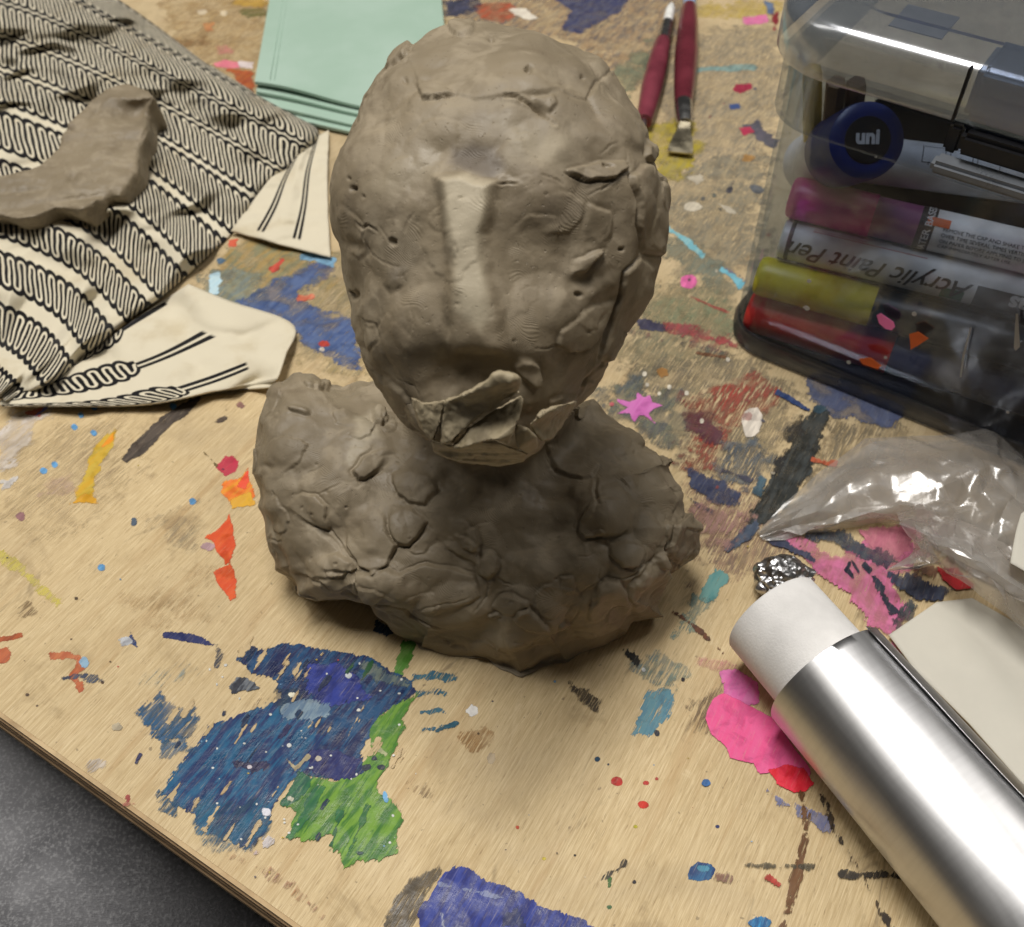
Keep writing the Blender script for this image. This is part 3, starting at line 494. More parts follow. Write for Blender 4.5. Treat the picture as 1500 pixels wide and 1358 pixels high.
def poly_radius(poly, c):
    """radius of a traced outline as a function of angle about c, in picture units"""
    p = np.asarray(poly, float); q = np.r_[p, p[:1]]
    L = np.r_[0, np.cumsum(np.linalg.norm(np.diff(q, axis=0), axis=1))]; s = np.linspace(0, L[-1], 3000, endpoint=False)
    d = np.c_[np.interp(s, L, q[:, 0]), np.interp(s, L, q[:, 1])] - c
    a = np.arctan2(d[:, 1], d[:, 0]); r = np.hypot(d[:, 0], d[:, 1]); nb = 360; out = np.zeros(nb); b = ((a + np.pi) / (2 * np.pi) * nb).astype(int) % nb
    np.maximum.at(out, b, r)
    idx = np.arange(nb); ok = out > 0; out = np.interp(idx, idx[ok], out[ok], period=nb)
    return out
def rad_at(tab, a):
    x = (a + np.pi) / (2 * np.pi) * len(tab) - 0.5; return np.interp(x, np.arange(len(tab)), tab, period=len(tab))

HEAD_OUT = [(740, 29), (784, 32), (824, 52), (864, 72), (892, 84), (903, 105), (916, 126), (926, 150), (950, 184), (960, 216), (970, 256), (977, 292), (974, 332), (964, 384), (956, 432), (942, 464), (922, 488), (909, 515), (892, 545), (865, 580), (845, 597), (822, 629), (788, 666), (748, 684), (700, 682), (647, 667), (609, 648), (580, 614), (556, 581), (532, 552), (518, 514), (504, 488), (500, 440), (488, 400), (476, 340), (471, 288), (476, 256), (490, 216), (500, 192), (520, 156), (544, 112), (568, 88), (582, 74), (608, 64), (632, 50), (660, 36), (690, 32)]
BODY_OUT = [(530, 557), (484, 554), (450, 547), (429, 550), (402, 571), (381, 610), (369, 653), (364, 691), (371, 739), (386, 787), (402, 835), (431, 869), (460, 883), (498, 888), (532, 893), (561, 912), (590, 936), (614, 958), (676, 970), (714, 979), (738, 989), (765, 996), (796, 986), (834, 977), (868, 955), (902, 936), (935, 914), (969, 902), (978, 878), (993, 850), (1012, 811), (1024, 773), (1012, 749), (1005, 710), (988, 672), (954, 653), (926, 629), (892, 605), (868, 586), (800, 560), (700, 550), (600, 550)]
hc_px = np.array([722., 350.]); HEAD_DEP = 0.250
HC = CAM + ray(*hc_px) * HEAD_DEP
bm = bmesh.new(); bmesh.ops.create_icosphere(bm, subdivisions=6, radius=1.0)
hv = np.array([v.co[:] for v in bm.verts]); hf = [tuple(v.index for v in f.verts) for f in bm.faces]; bm.free()
tab = poly_radius(HEAD_OUT, hc_px)
tab = np.convolve(np.r_[tab[-4:], tab, tab[:4]], np.ones(5) / 5, 'same')[4:-4]
lat = np.sqrt(np.clip(1 - hv[:, 2] ** 2, 0, 1)); ang = np.arctan2(-hv[:, 1], hv[:, 0])
rr = rad_at(tab, ang) * lat ** 0.86 * HEAD_DEP / FPX * 0.985
fz = -hv[:, 2]                               # +: away from the camera
dep = np.where(fz < 0, fz * 0.036, fz * 0.040)
lx = rr * np.cos(ang) * .985; ly = -rr * np.sin(ang); ly = ly * np.where(ly > 0, 1.05, 1.0)
# the face is a flatter plane, the crown leans back, the chin tucks under
dep = dep + 0.012 * np.clip(ly / 0.05, 0, 1.2) ** 2 * (fz < 0.3) - 0.007 * np.clip(-ly / 0.05, 0, 1) * (1 - np.abs(fz))
head = HC + lx[:, None] * RIGHT + ly[:, None] * UP + dep[:, None] * FWD

def ell(c, r, sub=5, rz=0.0):
    b = bmesh.new(); bmesh.ops.create_icosphere(b, subdivisions=sub, radius=1.0)
    v = np.array([x.co[:] for x in b.verts]) * r; f = np.array([[x.index for x in q.verts] for q in b.faces]); b.free()
    cz, sz = math.cos(rz), math.sin(rz); v = v @ np.array([[cz, sz, 0], [-sz, cz, 0], [0, 0, 1]]) + c
    return v, f
def join(parts):
    V, Fc, n = [], [], 0
    for v, f in parts: V.append(v); Fc.append(np.asarray(f) + n); n += len(v)
    return np.concatenate(V), np.concatenate(Fc)
def voxel(V, Fc, size):
    me = bpy.data.meshes.new('tmp'); me.from_pydata(V.tolist(), [], Fc.tolist()); o = bpy.data.objects.new('tmp', me); C.objects.link(o)
    m = o.modifiers.new('r', 'REMESH'); m.mode = 'VOXEL'; m.voxel_size = size; m.adaptivity = 0
    ev = o.evaluated_get(bpy.context.evaluated_depsgraph_get()); m2 = ev.to_mesh()
    n = len(m2.vertices); v = np.empty(n * 3, np.float32); m2.vertices.foreach_get('co', v)
    k = len(m2.polygons); idx = np.empty(k * 4, np.int32); m2.loops.foreach_get('vertex_index', idx)
    ev.to_mesh_clear(); bpy.data.objects.remove(o); bpy.data.meshes.remove(me)
    return v.reshape(-1, 3).astype(float), idx.reshape(-1, 4)
def edges_of(q):
    e = np.sort(np.concatenate([q[:, [0, 1]], q[:, [1, 2]], q[:, [2, 3]], q[:, [3, 0]]]), axis=1); return np.unique(e, axis=0)
def relax(x, e, it, lam=0.5, wgt=None):
    n = len(x); deg = np.bincount(e.ravel(), minlength=n).astype(float)
    one = x.ndim == 1; x = x[:, None].copy() if one else x.copy()
    for _ in range(it):
        s = np.stack([np.bincount(e[:, 0], x[e[:, 1], k], n) + np.bincount(e[:, 1], x[e[:, 0], k], n) for k in range(x.shape[1])], 1) / deg[:, None]
        d = (s - x) * lam; x += d if wgt is None else d * wgt[:, None]
    return x[:, 0] if one else x
def vnormals(v, q):
    n = np.cross(v[q[:, 2]] - v[q[:, 0]], v[q[:, 3]] - v[q[:, 1]]); o = np.zeros_like(v)
    for k in range(4):
        for a in range(3): o[:, a] += np.bincount(q[:, k], n[:, a], len(v))
    return o / (np.linalg.norm(o, axis=1)[:, None] + 1e-12)

body, bf = join([ell((-.012, .214, .010), (.062, .046, .046)), ell((-.052, .220, .025), (.031, .036, .031)), ell((.026, .206, .022), (.031, .038, .031)),
                 ell((.006, .190, .010), (.046, .026, .034)), ell((-.030, .196, .012), (.035, .030, .036)), ell((-.006, .224, .066), (.026, .024, .045))])
bv, bq = voxel(body, bf, 0.0012); be = edges_of(bq); bv = relax(bv, be, 12)
bc = np.array([690., 770.]); btab = poly_radius(BODY_OUT, bc)
for it in range(4):                          # ease the lump onto the traced outline of the shoulders and chest
    keep = bv[:, 2] > -0.002
    u, v_, dp = pix(bv); a = np.arctan2(v_ - bc[1], u - bc[0]); r = np.hypot(u - bc[0], v_ - bc[1])
    mt = np.zeros(120); np.maximum.at(mt, (((a + np.pi) / (2 * np.pi) * 120).astype(int) % 120)[keep], r[keep])
    mt = np.convolve(np.r_[mt[-2:], mt, mt[:2]], np.ones(3) / 3, 'same')[2:-2]
    rm = rad_at(mt, a); rt = rad_at(btab, a); wt = np.clip(r / rm, 0, 1) ** 2 * sstep(0.085, 0.05, bv[:, 2])
    k = (rt / rm - 1) * wt * r * dp / FPX
    bv = bv + (np.cos(a) * k)[:, None] * RIGHT - (np.sin(a) * k)[:, None] * UP
    lowm = bv[:, 2] < 0; bv[lowm, 2] = np.maximum(bv[lowm, 2], -0.0015)
V, Q = voxel(*join([(bv, np.concatenate([bq[:, [0, 1, 2]], bq[:, [0, 2, 3]]])), (head, np.array(hf))]), 0.00042)
E_ = edges_of(Q)
V = relax(V, E_, 6)
N = vnormals(V, Q)
U_, W_, D_ = pix(V); PX = np.c_[U_, W_]
view = V - CAM; view /= np.linalg.norm(view, axis=1)[:, None]
facing = -(N * view).sum(1)
dh = np.linalg.norm((V - HC) / np.array([.046, .05, .056]), axis=1)
is_head = ((V[:, 2] > 0.092) | (dh < 1.06)) & (V[:, 2] > 0.07)
H_ = np.zeros(len(V)); WET = np.zeros(len(V)); DRY = np.zeros(len(V))
vis_h = is_head & (facing > -0.05); vis_b = ~is_head & (facing > -0.1)
S = 0.00017                                  # metres per picture unit at the bust
JIT = np.c_[fbm(V, 260, 3), fbm(V + 5, 260, 3)] * 7; JIT2 = np.c_[fbm(V, 700, 2), fbm(V + 3, 700, 2)] * 4
def sel(where, poly, mg):
    p = np.asarray(poly); lo = p.min(0) - mg; hi = p.max(0) + mg
    m = (vis_h if where == 'h' else vis_b) & (U_ > lo[0]) & (U_ < hi[0]) & (W_ > lo[1]) & (W_ < hi[1]); return np.nonzero(m)[0]
def pad(where, poly, h, ddir=None, edge=3.0, blend=0.8, groove=0.5, dome=0.3, flat=0.0):
    """a pressed-on pad of clay: crisp lip on the side ddir points to, smeared out on the other"""
    i = sel(where, poly, 10); p = PX[i] + JIT[i] * 0.6 + JIT2[i] * 0.2; d = sdist(p, poly); poly = np.asarray(poly, float); c = poly.mean(0)
    L = np.abs(poly - c).max(); ramp = np.ones(len(i)); back = np.zeros(len(i))
    if ddir is not None:
        dv = np.array([math.cos(R(ddir)), math.sin(R(ddir))]); t = ((p - c) @ dv) / L
        ramp = 1 - blend * (1 - sstep(-0.9, 0.5, t)); back = sstep(-0.1, -0.8, t)
    e = edge + back * 14
    prof = sstep(0, 1, d / e) * ramp
    mx = max(d.max(), 1); prof *= (1 - dome) + dome * np.sqrt(np.clip(d / mx, 0, 1))
    if flat: H_[i] = np.where(d > 0, H_[i] * (1 - flat * sstep(0, 4, d)), H_[i])
    H_[i] += prof * h
    if where == 'h': groove *= 0.5; edge *= 1.4
    if groove: H_[i] -= groove * 0.55 * np.exp(-((d + 1.6) / 1.7) ** 2) * np.clip(ramp, 0, 1) * (1 - back) * 0.001
def dent(where, u, v, rx, ry, dpt, ang=0.0, k=2.0):
    i = sel(where, [(u - rx * 2.2 - ry, v - ry * 2.2 - rx), (u + rx * 2.2 + ry, v + ry * 2.2 + rx)], 0); p = PX[i] + JIT[i] * 0.7 - (u, v); c, s = math.cos(R(ang)), math.sin(R(ang))
    q = ((p[:, 0] * c + p[:, 1] * s) / rx) ** 2 + ((-p[:, 0] * s + p[:, 1] * c) / ry) ** 2
    H_[i] -= dpt * np.exp(-q ** (k / 2))
def crack(where, line, wid, dpt, rim=0.25):
    wid *= 0.75; dpt *= 0.52
    i = sel(where, line, wid * 5 + 3); p = PX[i] + JIT[i] * 0.35 + JIT2[i] * 0.5; d, fr = ldist(p, line)
    tp = np.sin(np.pi * np.clip(fr * 0.9 + 0.05, 0, 1)) ** 0.5
    H_[i] += -dpt * tp * np.exp(-(d / (wid * 0.8)) ** 2) + rim * dpt * tp * np.exp(-((d - wid * 1.9) / wid) ** 2)
def stain(arr, where, poly, soft, amt):
    i = sel(where, poly, soft + 4); d = sdist(PX[i] + JIT[i] * 1.2, poly); arr[i] = np.maximum(arr[i], amt * sstep(-soft * 0.5, soft, d))
def oval(u, v, rx, ry, ang=0.0, n=12):
    a = np.arange(n) * 2 * math.pi / n; x, y = rx * np.cos(a), ry * np.sin(a); c, s = math.cos(R(ang)), math.sin(R(ang)); return list(zip(u + x * c - y * s, v + x * s + y * c))

# broad hand-worked unevenness all round, then scattered pads on every side
H_ += fbm(V, 55, 3) * 0.0024 + fbm(V + 9, 150, 3) * 0.0005
# overlapping thumb-pressed lumps: the upper envelope of many low domes leaves soft creases between them
LUMP = np.full(len(V), -.0030)
for ci in rng.permutation(len(V))[:230]:
    c = V[ci]; n = N[ci]; rad = .020; i = np.nonzero((np.abs(V - c) < rad).all(1))[0]; i = i[(N[i] @ n) > 0.2]
    t1 = np.cross(n, rng.normal(size=3)); t1 /= np.linalg.norm(t1); t2 = np.cross(n, t1); dv = V[i] - c + np.c_[JIT[i], JIT[i, :1]] * .00022
    q = (dv @ t1) ** 2 * rng.uniform(.45, .8) + (dv @ t2) ** 2 * rng.uniform(.9, 1.5) + (dv @ n) ** 2
    LUMP[i] = np.maximum(LUMP[i], rng.uniform(-.0007, .0007) + rng.uniform(-.16, .16) * (dv @ t1) - q / .040)
LUMP = relax(LUMP, E_, 3, .5)
CALM = sstep(600, 480, U_) * sstep(770, 640, W_)      # the left shoulder was smoothed over
LUMP2 = np.full(len(V), -.0012)
for ci in rng.permutation(len(V))[:520]:
    c = V[ci]; n = N[ci]; i = np.nonzero((np.abs(V - c) < .010).all(1))[0]; i = i[(N[i] @ n) > 0.3]
    t1 = np.cross(n, rng.normal(size=3)); t1 /= np.linalg.norm(t1); t2 = np.cross(n, t1); dv = V[i] - c + np.c_[JIT[i], JIT[i, :1]] * .00025
    q = (dv @ t1) ** 2 * rng.uniform(.4, .8) + (dv @ t2) ** 2 * rng.uniform(.9, 1.5) + (dv @ n) ** 2
    LUMP2[i] = np.maximum(LUMP2[i], rng.uniform(-.0003, .0004) + rng.uniform(-.12, .12) * (dv @ t1) - q / .026)
BRIDGE = np.zeros(len(V)); bi = np.nonzero(vis_h)[0]; BRIDGE[bi] = sstep(-30, 12, sdist(PX[bi], np.array([(640, 255), (728, 262), (722, 345), (732, 450), (736, 510), (656, 510), (648, 450), (652, 345)], float)))
LUMP *= 1 - .85 * BRIDGE; LUMP2 *= 1 - .85 * BRIDGE      # the nose was stroked smooth
H_ += relax(LUMP2, E_, 2, .5) * np.where(is_head, .28, .55 - .28 * CALM)
H_ += LUMP * np.where(is_head, .50, .80 - .38 * CALM)
cand = rng.permutation(len(V))[:150]
for ci in cand:
    c = V[ci]; n = N[ci]; rad = rng.uniform(.005, .010); i = np.nonzero((np.abs(V - c) < rad * 1.3).all(1))[0]; i = i[(N[i] @ n) > 0.4]
    t1 = np.cross(n, rng.normal(size=3)); t1 /= np.linalg.norm(t1); t2 = np.cross(n, t1)
    x = (V[i] - c) @ t1 / rad; y = (V[i] - c) @ t2 / (rad * rng.uniform(.55, .9)); q = 1 - np.hypot(x, y) + JIT[i, 0] * 0.05 + JIT2[i, 0] * 0.03
    rp = sstep(-0.9, 0.7, x); amp = rng.uniform(.0003, .0008) * (0.25 if is_head[ci] else 0.7)
    H_[i] += amp * rp * sstep(0, 0.04 + 0.5 * (1 - rp), q) - 0.4 * amp * rp * np.exp(-((q + 0.05) / 0.05) ** 2)

# --- head: crown cap with its ragged lower ledge
pad('h', [(608, 120), (618, 144), (642, 142), (667, 136), (700, 143), (752, 142), (780, 138), (800, 141), (820, 130), (840, 138), (864, 142), (876, 116), (897, 103), (900, 60), (780, 5), (660, 5), (590, 50)], .00045, 90, 4, .8, .0, 0)
pad('h', [(602, 112), (608, 124), (618, 144), (642, 142), (667, 135), (655, 120), (630, 112)], .0009, 100, 3, .9, .7)
crack('h', [(616, 143), (640, 142), (667, 135)], 1.8, .0011); crack('h', [(606, 118), (612, 132), (617, 143)], 1.5, .0005)
crack('h', [(738, 141), (756, 143), (776, 151), (796, 163), (815, 181)], 2.6, .0020, .45); dent('h', 788, 158, 17, 6, .0012, 28)
pad('h', [(776, 140), (800, 142), (812, 136), (820, 150), (806, 162), (786, 152)], .0008, 110, 3, .6, .4)
crack('h', [(780, 138), (800, 141), (812, 140), (820, 130), (840, 138), (864, 142), (876, 118), (896, 104)], 1.6, .00035, .1)
pad('h', [(866, 140), (878, 116), (898, 102), (930, 150), (952, 190), (955, 230), (920, 220), (890, 190)], .0009, -60, 4, .8, .3)
dent('h', 774, 106, 6, 4, .0014, 40, 4); dent('h', 720, 52, 4, 3, .0010, 50, 4); dent('h', 855, 110, 4, 2, .0006, 30, 4); dent('h', 590, 115, 4, 2.5, .0006, 0, 4)
pad('h', oval(678, 43, 20, 10, -8), .0011, 100, 3, .5, .7); crack('h', [(660, 50), (676, 54), (694, 49)], 1.5, .0009)
pad('h', [(560, 100), (572, 84), (590, 70), (606, 64), (600, 80), (580, 92)], .0016, -120, 3, .5, .9); crack('h', [(584, 87), (594, 83), (602, 74)], 2.6, .0024); crack('h', [(558, 110), (570, 98), (582, 90)], 1.8, .0010)
crack('h', [(550, 122), (534, 142), (520, 160), (507, 186)], 1.8, .0012, .5); crack('h', [(540, 175), (556, 168), (576, 167)], 1.6, .0005); dent('h', 552, 176, 26, 8, .0006, -18)
crack('h', [(590, 158), (595, 160), (602, 152)], 1.5, .0005); crack('h', [(570, 200), (580, 206)], 1.5, .0004)
# brow and nose
dent('h', 696, 219, 42, 22, .0009, 4, 2); stain(WET, 'h', [(660, 200), (690, 196), (722, 204), (740, 224), (744, 244), (716, 262), (690, 250), (664, 244), (650, 232)], 14, .95)
pad('h', [(626, 250), (672, 242), (736, 262), (732, 304), (722, 345), (728, 400), (746, 450), (752, 530), (650, 534), (640, 450), (648, 390), (638, 330)], .0030, None, 26, 0, 0, .2)
stain(DRY, 'h', [(644, 262), (684, 248), (722, 266), (716, 304), (708, 350), (716, 410), (724, 456), (704, 484), (670, 456), (664, 390), (650, 320)], 16, .56); stain(DRY, 'h', [(560, 220), (640, 200), (650, 250), (560, 300), (520, 280)], 30, .12); stain(DRY, 'h', [(720, 170), (850, 180), (830, 250), (740, 240)], 30, .2)
crack('h', [(726, 268), (742, 265), (758, 268)], 2.2, .0013); crack('h', [(638, 262), (650, 256), (660, 258)], 2, .0010); crack('h', [(634, 246), (640, 238), (638, 250)], 1.5, .0007)
dent('h', 600, 376, 40, 84, .0026, 8, 2.2); dent('h', 790, 392, 50, 66, .0020, 20, 2.0); dent('h', 640, 440, 30, 60, .0012, 0)
crack('h', [(668, 356), (671, 370), (669, 384)], 2, .0011)
# right brow, cheek pads and the side strip
pad('h', [(782, 270), (812, 276), (846, 280), (861, 296), (860, 318), (842, 340), (806, 344), (782, 330)], .0003, 20, 4, .9, .15, 0); stain(WET, 'h', oval(826, 306, 34, 26), 8, .3)
pad('h', [(832, 246), (860, 238), (884, 232), (918, 236), (920, 250), (900, 264), (866, 264), (846, 258)], .0016, 90, 3, .6, .9); crack('h', [(830, 250), (864, 264), (900, 264), (918, 250)], 2.4, .0020, .3); dent('h', 892, 243, 7, 5, .0013, 40, 4); crack('h', [(884, 222), (894, 212), (906, 208)], 2, .0006)
crack('h', [(796, 255), (814, 260), (828, 268)], 2, .0010); crack('h', [(864, 284), (884, 276), (904, 264)], 2, .0009)
pad('h', [(864, 296), (882, 304), (898, 310), (904, 340), (890, 370), (862, 352)], .0008, -70, 4, .7, .3)
pad('h', [(944, 204), (957, 200), (964, 216), (962, 236), (952, 242), (944, 232)], .0018, 100, 3, .3, 1.0)
pad('h', [(922, 258), (936, 244), (960, 240), (974, 262), (982, 300), (978, 350), (964, 376), (944, 368), (934, 334), (934, 306)], .0011, 180, 4.5, .4, .9); crack('h', [(920, 256), (932, 296), (932, 330), (942, 370)], 2.6, .0018, .2); crack('h', [(948, 246), (950, 256)], 1.5, .0008); crack('h', [(966, 262), (969, 272)], 1.8, .0009)
pad('h', [(942, 372), (958, 392), (958, 440), (928, 490), (900, 528), (884, 532), (900, 484), (913, 440), (917, 400)], .0011, 180, 4.5, .4, 1.0); crack('h', [(942, 374), (917, 398), (913, 440), (901, 482), (882, 530)], 2.0, .0019, .15)
pad('h', [(894, 363), (886, 376), (866, 402), (846, 410), (842, 400), (848, 382), (870, 374)], .0013, -30, 2.5, .4, .8); dent('h', 866, 414, 24, 12, .0012, -20); dent('h', 914, 364, 3.5, 3, .0010, 0, 4)
pad('h', [(818, 506), (840, 521), (872, 517), (898, 484), (912, 442), (880, 446), (850, 466), (822, 486)], .0014, 70, 3, .85, .7); crack('h', [(784, 510), (804, 512), (820, 506), (840, 521), (872, 517)], 1.8, .0009, .2)
dent('h', 856, 434, 5, 4, .0010, 0, 4); dent('h', 820, 420, 30, 18, .0008); dent('h', 878, 420, 10, 20, -.0008, 10)
# left cheek
dent('h', 514, 276, 4, 3.4, .0013, 0, 4); dent('h', 509, 261, 3, 2.4, .0007, 0, 4); dent('h', 531, 288, 3, 2, .0006, 0, 4)
pad('h', [(496, 300), (520, 320), (532, 336), (528, 372), (510, 384), (486, 360), (476, 320)], .0005, 0, 6, .7, .4)
crack('h', [(514, 326), (524, 334), (532, 328), (544, 338)], 2.4, .0015); crack('h', [(526, 334), (524, 352)], 2.2, .0012); crack('h', [(524, 350), (532, 372), (556, 384), (574, 390)], 1.7, .0007); dent('h', 566, 353, 5, 4, .0013, 0, 4); crack('h', [(584, 340), (590, 322), (600, 310)], 2, .0006); dent('h', 510, 360, 20, 9, .0010, 20); crack('h', [(548, 330), (560, 350), (566, 352)], 1.6, .0006)
pad('h', [(548, 386), (574, 390), (580, 420), (560, 432), (546, 414)], .0003, 60, 6, .6, .5); dent('h', 502, 434, 4, 6, .0013, 0, 4); crack('h', [(516, 470), (540, 476), (548, 498)], 1.8, .0007); dent('h', 530, 440, 20, 36, .0010, -10)
crack('h', [(596, 452), (604, 470), (596, 494)], 2, .0005); pad('h', [(508, 470), (540, 480), (548, 500), (530, 520), (512, 500)], .0004, 80, 5, .7, .5)
# lower face: hollow under the upper lip, tongue-shaped smear, jaw band
dent('h', 694, 548, 88, 30, .0056, 4, 2.2); dent('h', 640, 575, 60, 20, .0016, 18)
pad('h', [(748, 541), (765, 558), (782, 572), (797, 569), (798, 556), (792, 537), (784, 522), (760, 520)], .0026, 70, 3, .6, .5)
pad('h', [(500, 470), (520, 530), (556, 584), (590, 628), (640, 664), (700, 684), (700, 672), (640, 650), (600, 612), (578, 578), (562, 566), (536, 540)], .0014, 0, 4, .3, .5)
crack('h', [(566, 560), (594, 574), (604, 588)], 1.6, .0007); crack('h', [(846, 590), (862, 566), (884, 536), (900, 504)], 1.6, .0010)
pad('h', [(812, 590), (846, 582), (866, 560), (884, 560), (862, 592), (830, 632), (800, 664), (770, 676), (800, 640)], .0008, -140, 4, .5, .4)
dent('h', 700, 620, 70, 40, .0030, 0, 3)
for k in range(24):
    u, v = rng.uniform(490, 960), rng.uniform(50, 560); dent('h', u, v, rng.uniform(1.5, 3), rng.uniform(1.2, 2.2), rng.uniform(.0002, .0005), rng.uniform(0, 180), 4)
for k in range(26):
    u, v = rng.uniform(500, 950), rng.uniform(60, 560); a = rng.uniform(0, 6.3); l = rng.uniform(6, 18); crack('h', [(u, v), (u + l * math.cos(a), v + l * math.sin(a) * .6), (u + 1.7 * l * math.cos(a + .5), v + 1.7 * l * math.sin(a + .5) * .6)], 1.4, .0004)
# --- body, left side
pad('b', [(402, 739), (438, 722), (464, 727), (477, 741), (479, 758), (482, 780), (452, 772), (420, 752)], .0014, -20, 3, .7, .8); crack('b', [(476, 742), (478, 764), (481, 780), (494, 798), (511, 826), (516, 842)], 2.0, .0014)
pad('b', [(501, 762), (530, 722), (552, 728), (566, 760), (568, 783), (577, 799), (565, 831), (544, 843), (520, 832), (499, 798)], .0018, 70, 3.5, .8, .8)
pad('b', [(565, 734), (586, 727), (610, 744), (625, 763), (612, 786), (597, 799), (577, 799), (568, 776)], .0022, 80, 3.5, .5, 1.0, .5); crack('b', [(577, 801), (597, 800), (613, 787), (626, 764)], 2.0, .0016, .1); crack('b', [(577, 801), (570, 814), (564, 832)], 3.0, .0019, .1)
pad('b', [(571, 690), (577, 722), (597, 736), (622, 738), (642, 716), (632, 690), (600, 678)], .0017, 100, 3.5, .75, .8); crack('b', [(574, 708), (582, 726), (600, 737), (624, 765), (634, 774)], 1.8, .0012, .1)
pad('b', [(515, 690), (530, 670), (558, 652), (578, 648), (583, 664), (560, 680), (536, 703), (524, 702)], .0021, 130, 3, .5, 1.0); crack('b', [(516, 690), (524, 702), (532, 710)], 2, .0013); crack('b', [(556, 672), (578, 662), (586, 672)], 1.6, .0009)
pad('b', [(542, 590), (556, 584), (566, 600), (560, 622), (548, 618)], .0022, 90, 3, .3, 1.0); pad('b', [(558, 600), (568, 604), (568, 618), (560, 618)], .0014, 90, 3, .3, .8); crack('b', [(546, 618), (556, 624), (568, 618)], 2.2, .0013)
stain(DRY, 'b', [(524, 600), (548, 594), (556, 640), (540, 660), (512, 690), (498, 680), (512, 640)], 8, .28)
pad('b', oval(439, 599, 15, 6, -6), .0013, 90, 2.5, .5, .7); dent('b', 444, 690, 34, 14, .0016, -25); crack('b', [(440, 696), (452, 688), (470, 680)], 2, .0005); dent('b', 394, 683, 8, 5, .0010, 0)
crack('b', [(464, 724), (478, 718), (498, 708)], 1.8, .0006)
for k, u in enumerate((452, 468, 482, 496, 510)): pad('b', oval(u, 557 + (k % 2), 9, 4.5, 4), .0010, 90, 2.5, .4, .8)
pad('b', [(400, 750), (430, 760), (480, 790), (510, 826), (500, 850), (460, 848), (420, 840), (395, 790)], .0010, 40, 4, .8, .3); pad('b', [(458, 816), (490, 808), (512, 826), (512, 842), (484, 836), (460, 838)], .0012, 0, 3, .7, .5)
crack('b', [(393, 786), (396, 804), (400, 816)], 2, .0011); crack('b', [(392, 790), (402, 795), (410, 794)], 1.8, .0010); crack('b', [(458, 851), (470, 856), (481, 865)], 2.8, .0018); crack('b', [(501, 872), (512, 873), (523, 879)], 2.2, .0014); crack('b', [(511, 832), (516, 850), (522, 866), (534, 886)], 2.4, .0015, .2); dent('b', 515, 843, 5, 9, .0012)
pad('b', [(516, 842), (563, 835), (584, 843), (626, 828), (659, 833), (695, 845), (704, 878), (660, 896), (596, 910), (572, 889), (534, 880), (520, 860)], .0019, -90, 3.5, .8, .7); crack('b', [(640, 790), (652, 804), (666, 818), (697, 840)], 2.2, .0013); pad('b', [(640, 776), (672, 780), (700, 800), (702, 836), (668, 816), (650, 800)], .0012, 60, 3, .8, .6)
crack('b', [(537, 880), (572, 887), (589, 902), (597, 914), (638, 923), (660, 931)], 1.9, .0013, .3); pad('b', [(538, 880), (572, 887), (590, 902), (598, 914), (640, 924), (660, 940), (620, 956), (580, 926)], .0009, -90, 3, .7, .2); crack('b', [(600, 906), (630, 890), (670, 880), (690, 874)], 1.8, .0007)
pad('b', [(640, 740), (662, 748), (700, 780), (702, 812), (680, 806), (656, 780)], .0008, 40, 3, .8, .5)
# --- body, front and right
dent('b', 760, 770, 70, 60, .0022, 20, 2.4); dent('b', 690, 700, 40, 26, .0012)
pad('b', oval(713, 828, 17, 23, 8), .0019, 60, 3, .3, .9); crack('b', [(700, 846), (712, 860), (709, 880), (694, 898)], 2.0, .0013); crack('b', [(726, 848), (740, 858), (752, 862)], 1.8, .0010); pad('b', [(684, 770), (700, 774), (704, 800), (690, 812), (680, 796)], .0010, 30, 3, .6, .7)
pad('b', [(860, 741), (846, 760), (845, 777), (857, 789), (890, 787), (924, 780), (945, 745), (925, 722), (884, 728)], .0019, 150, 3, .8, 1.0); crack('b', [(862, 740), (847, 758), (845, 776), (857, 789), (889, 786), (890, 798)], 2.6, .0018, .1)
crack('b', [(874, 698), (872, 718), (877, 740)], 3.2, .0019); crack('b', [(874, 736), (872, 750)], 1.8, .0009); crack('b', [(838, 758), (834, 770), (844, 771)], 1.6, .0008); crack('b', [(846, 815), (860, 816), (872, 811)], 1.5, .0006)
pad('b', [(892, 792), (896, 818), (914, 833), (934, 832), (946, 814), (944, 792), (920, 784)], .0017, 90, 3, .7, .9); crack('b', [(895, 818), (914, 833), (936, 831)], 2.4, .0014, .1); crack('b', [(896, 850), (918, 850), (934, 842), (946, 826), (948, 812)], 2.0, .0012); crack('b', [(879, 836), (876, 848), (884, 858)], 2.0, .0011)
pad('b', [(868, 882), (876, 862), (890, 852), (908, 852), (920, 868), (927, 894), (922, 920), (890, 930), (860, 915)], .0020, -100, 3, .7, .8); dent('b', 896, 892, 22, 24, .0020, 20, 3); crack('b', [(876, 866), (874, 880), (866, 890)], 3.0, .0018)
pad('b', [(924, 860), (948, 836), (975, 812), (985, 830), (994, 850), (978, 880), (964, 900), (930, 914), (926, 890)], .0013, -120, 3.5, .7, .6); pad('b', oval(977, 818, 9, 18, 10), .0019, 90, 3, .2, .8); dent('b', 958, 830, 8, 10, .0016, 40); crack('b', [(991, 771), (982, 796), (981, 812), (990, 830)], 3.0, .0020, .2); pad('b', [(992, 770), (1008, 752), (1026, 772), (1014, 812), (1000, 828), (986, 816), (984, 800)], .0016, 180, 3, .4, .6)
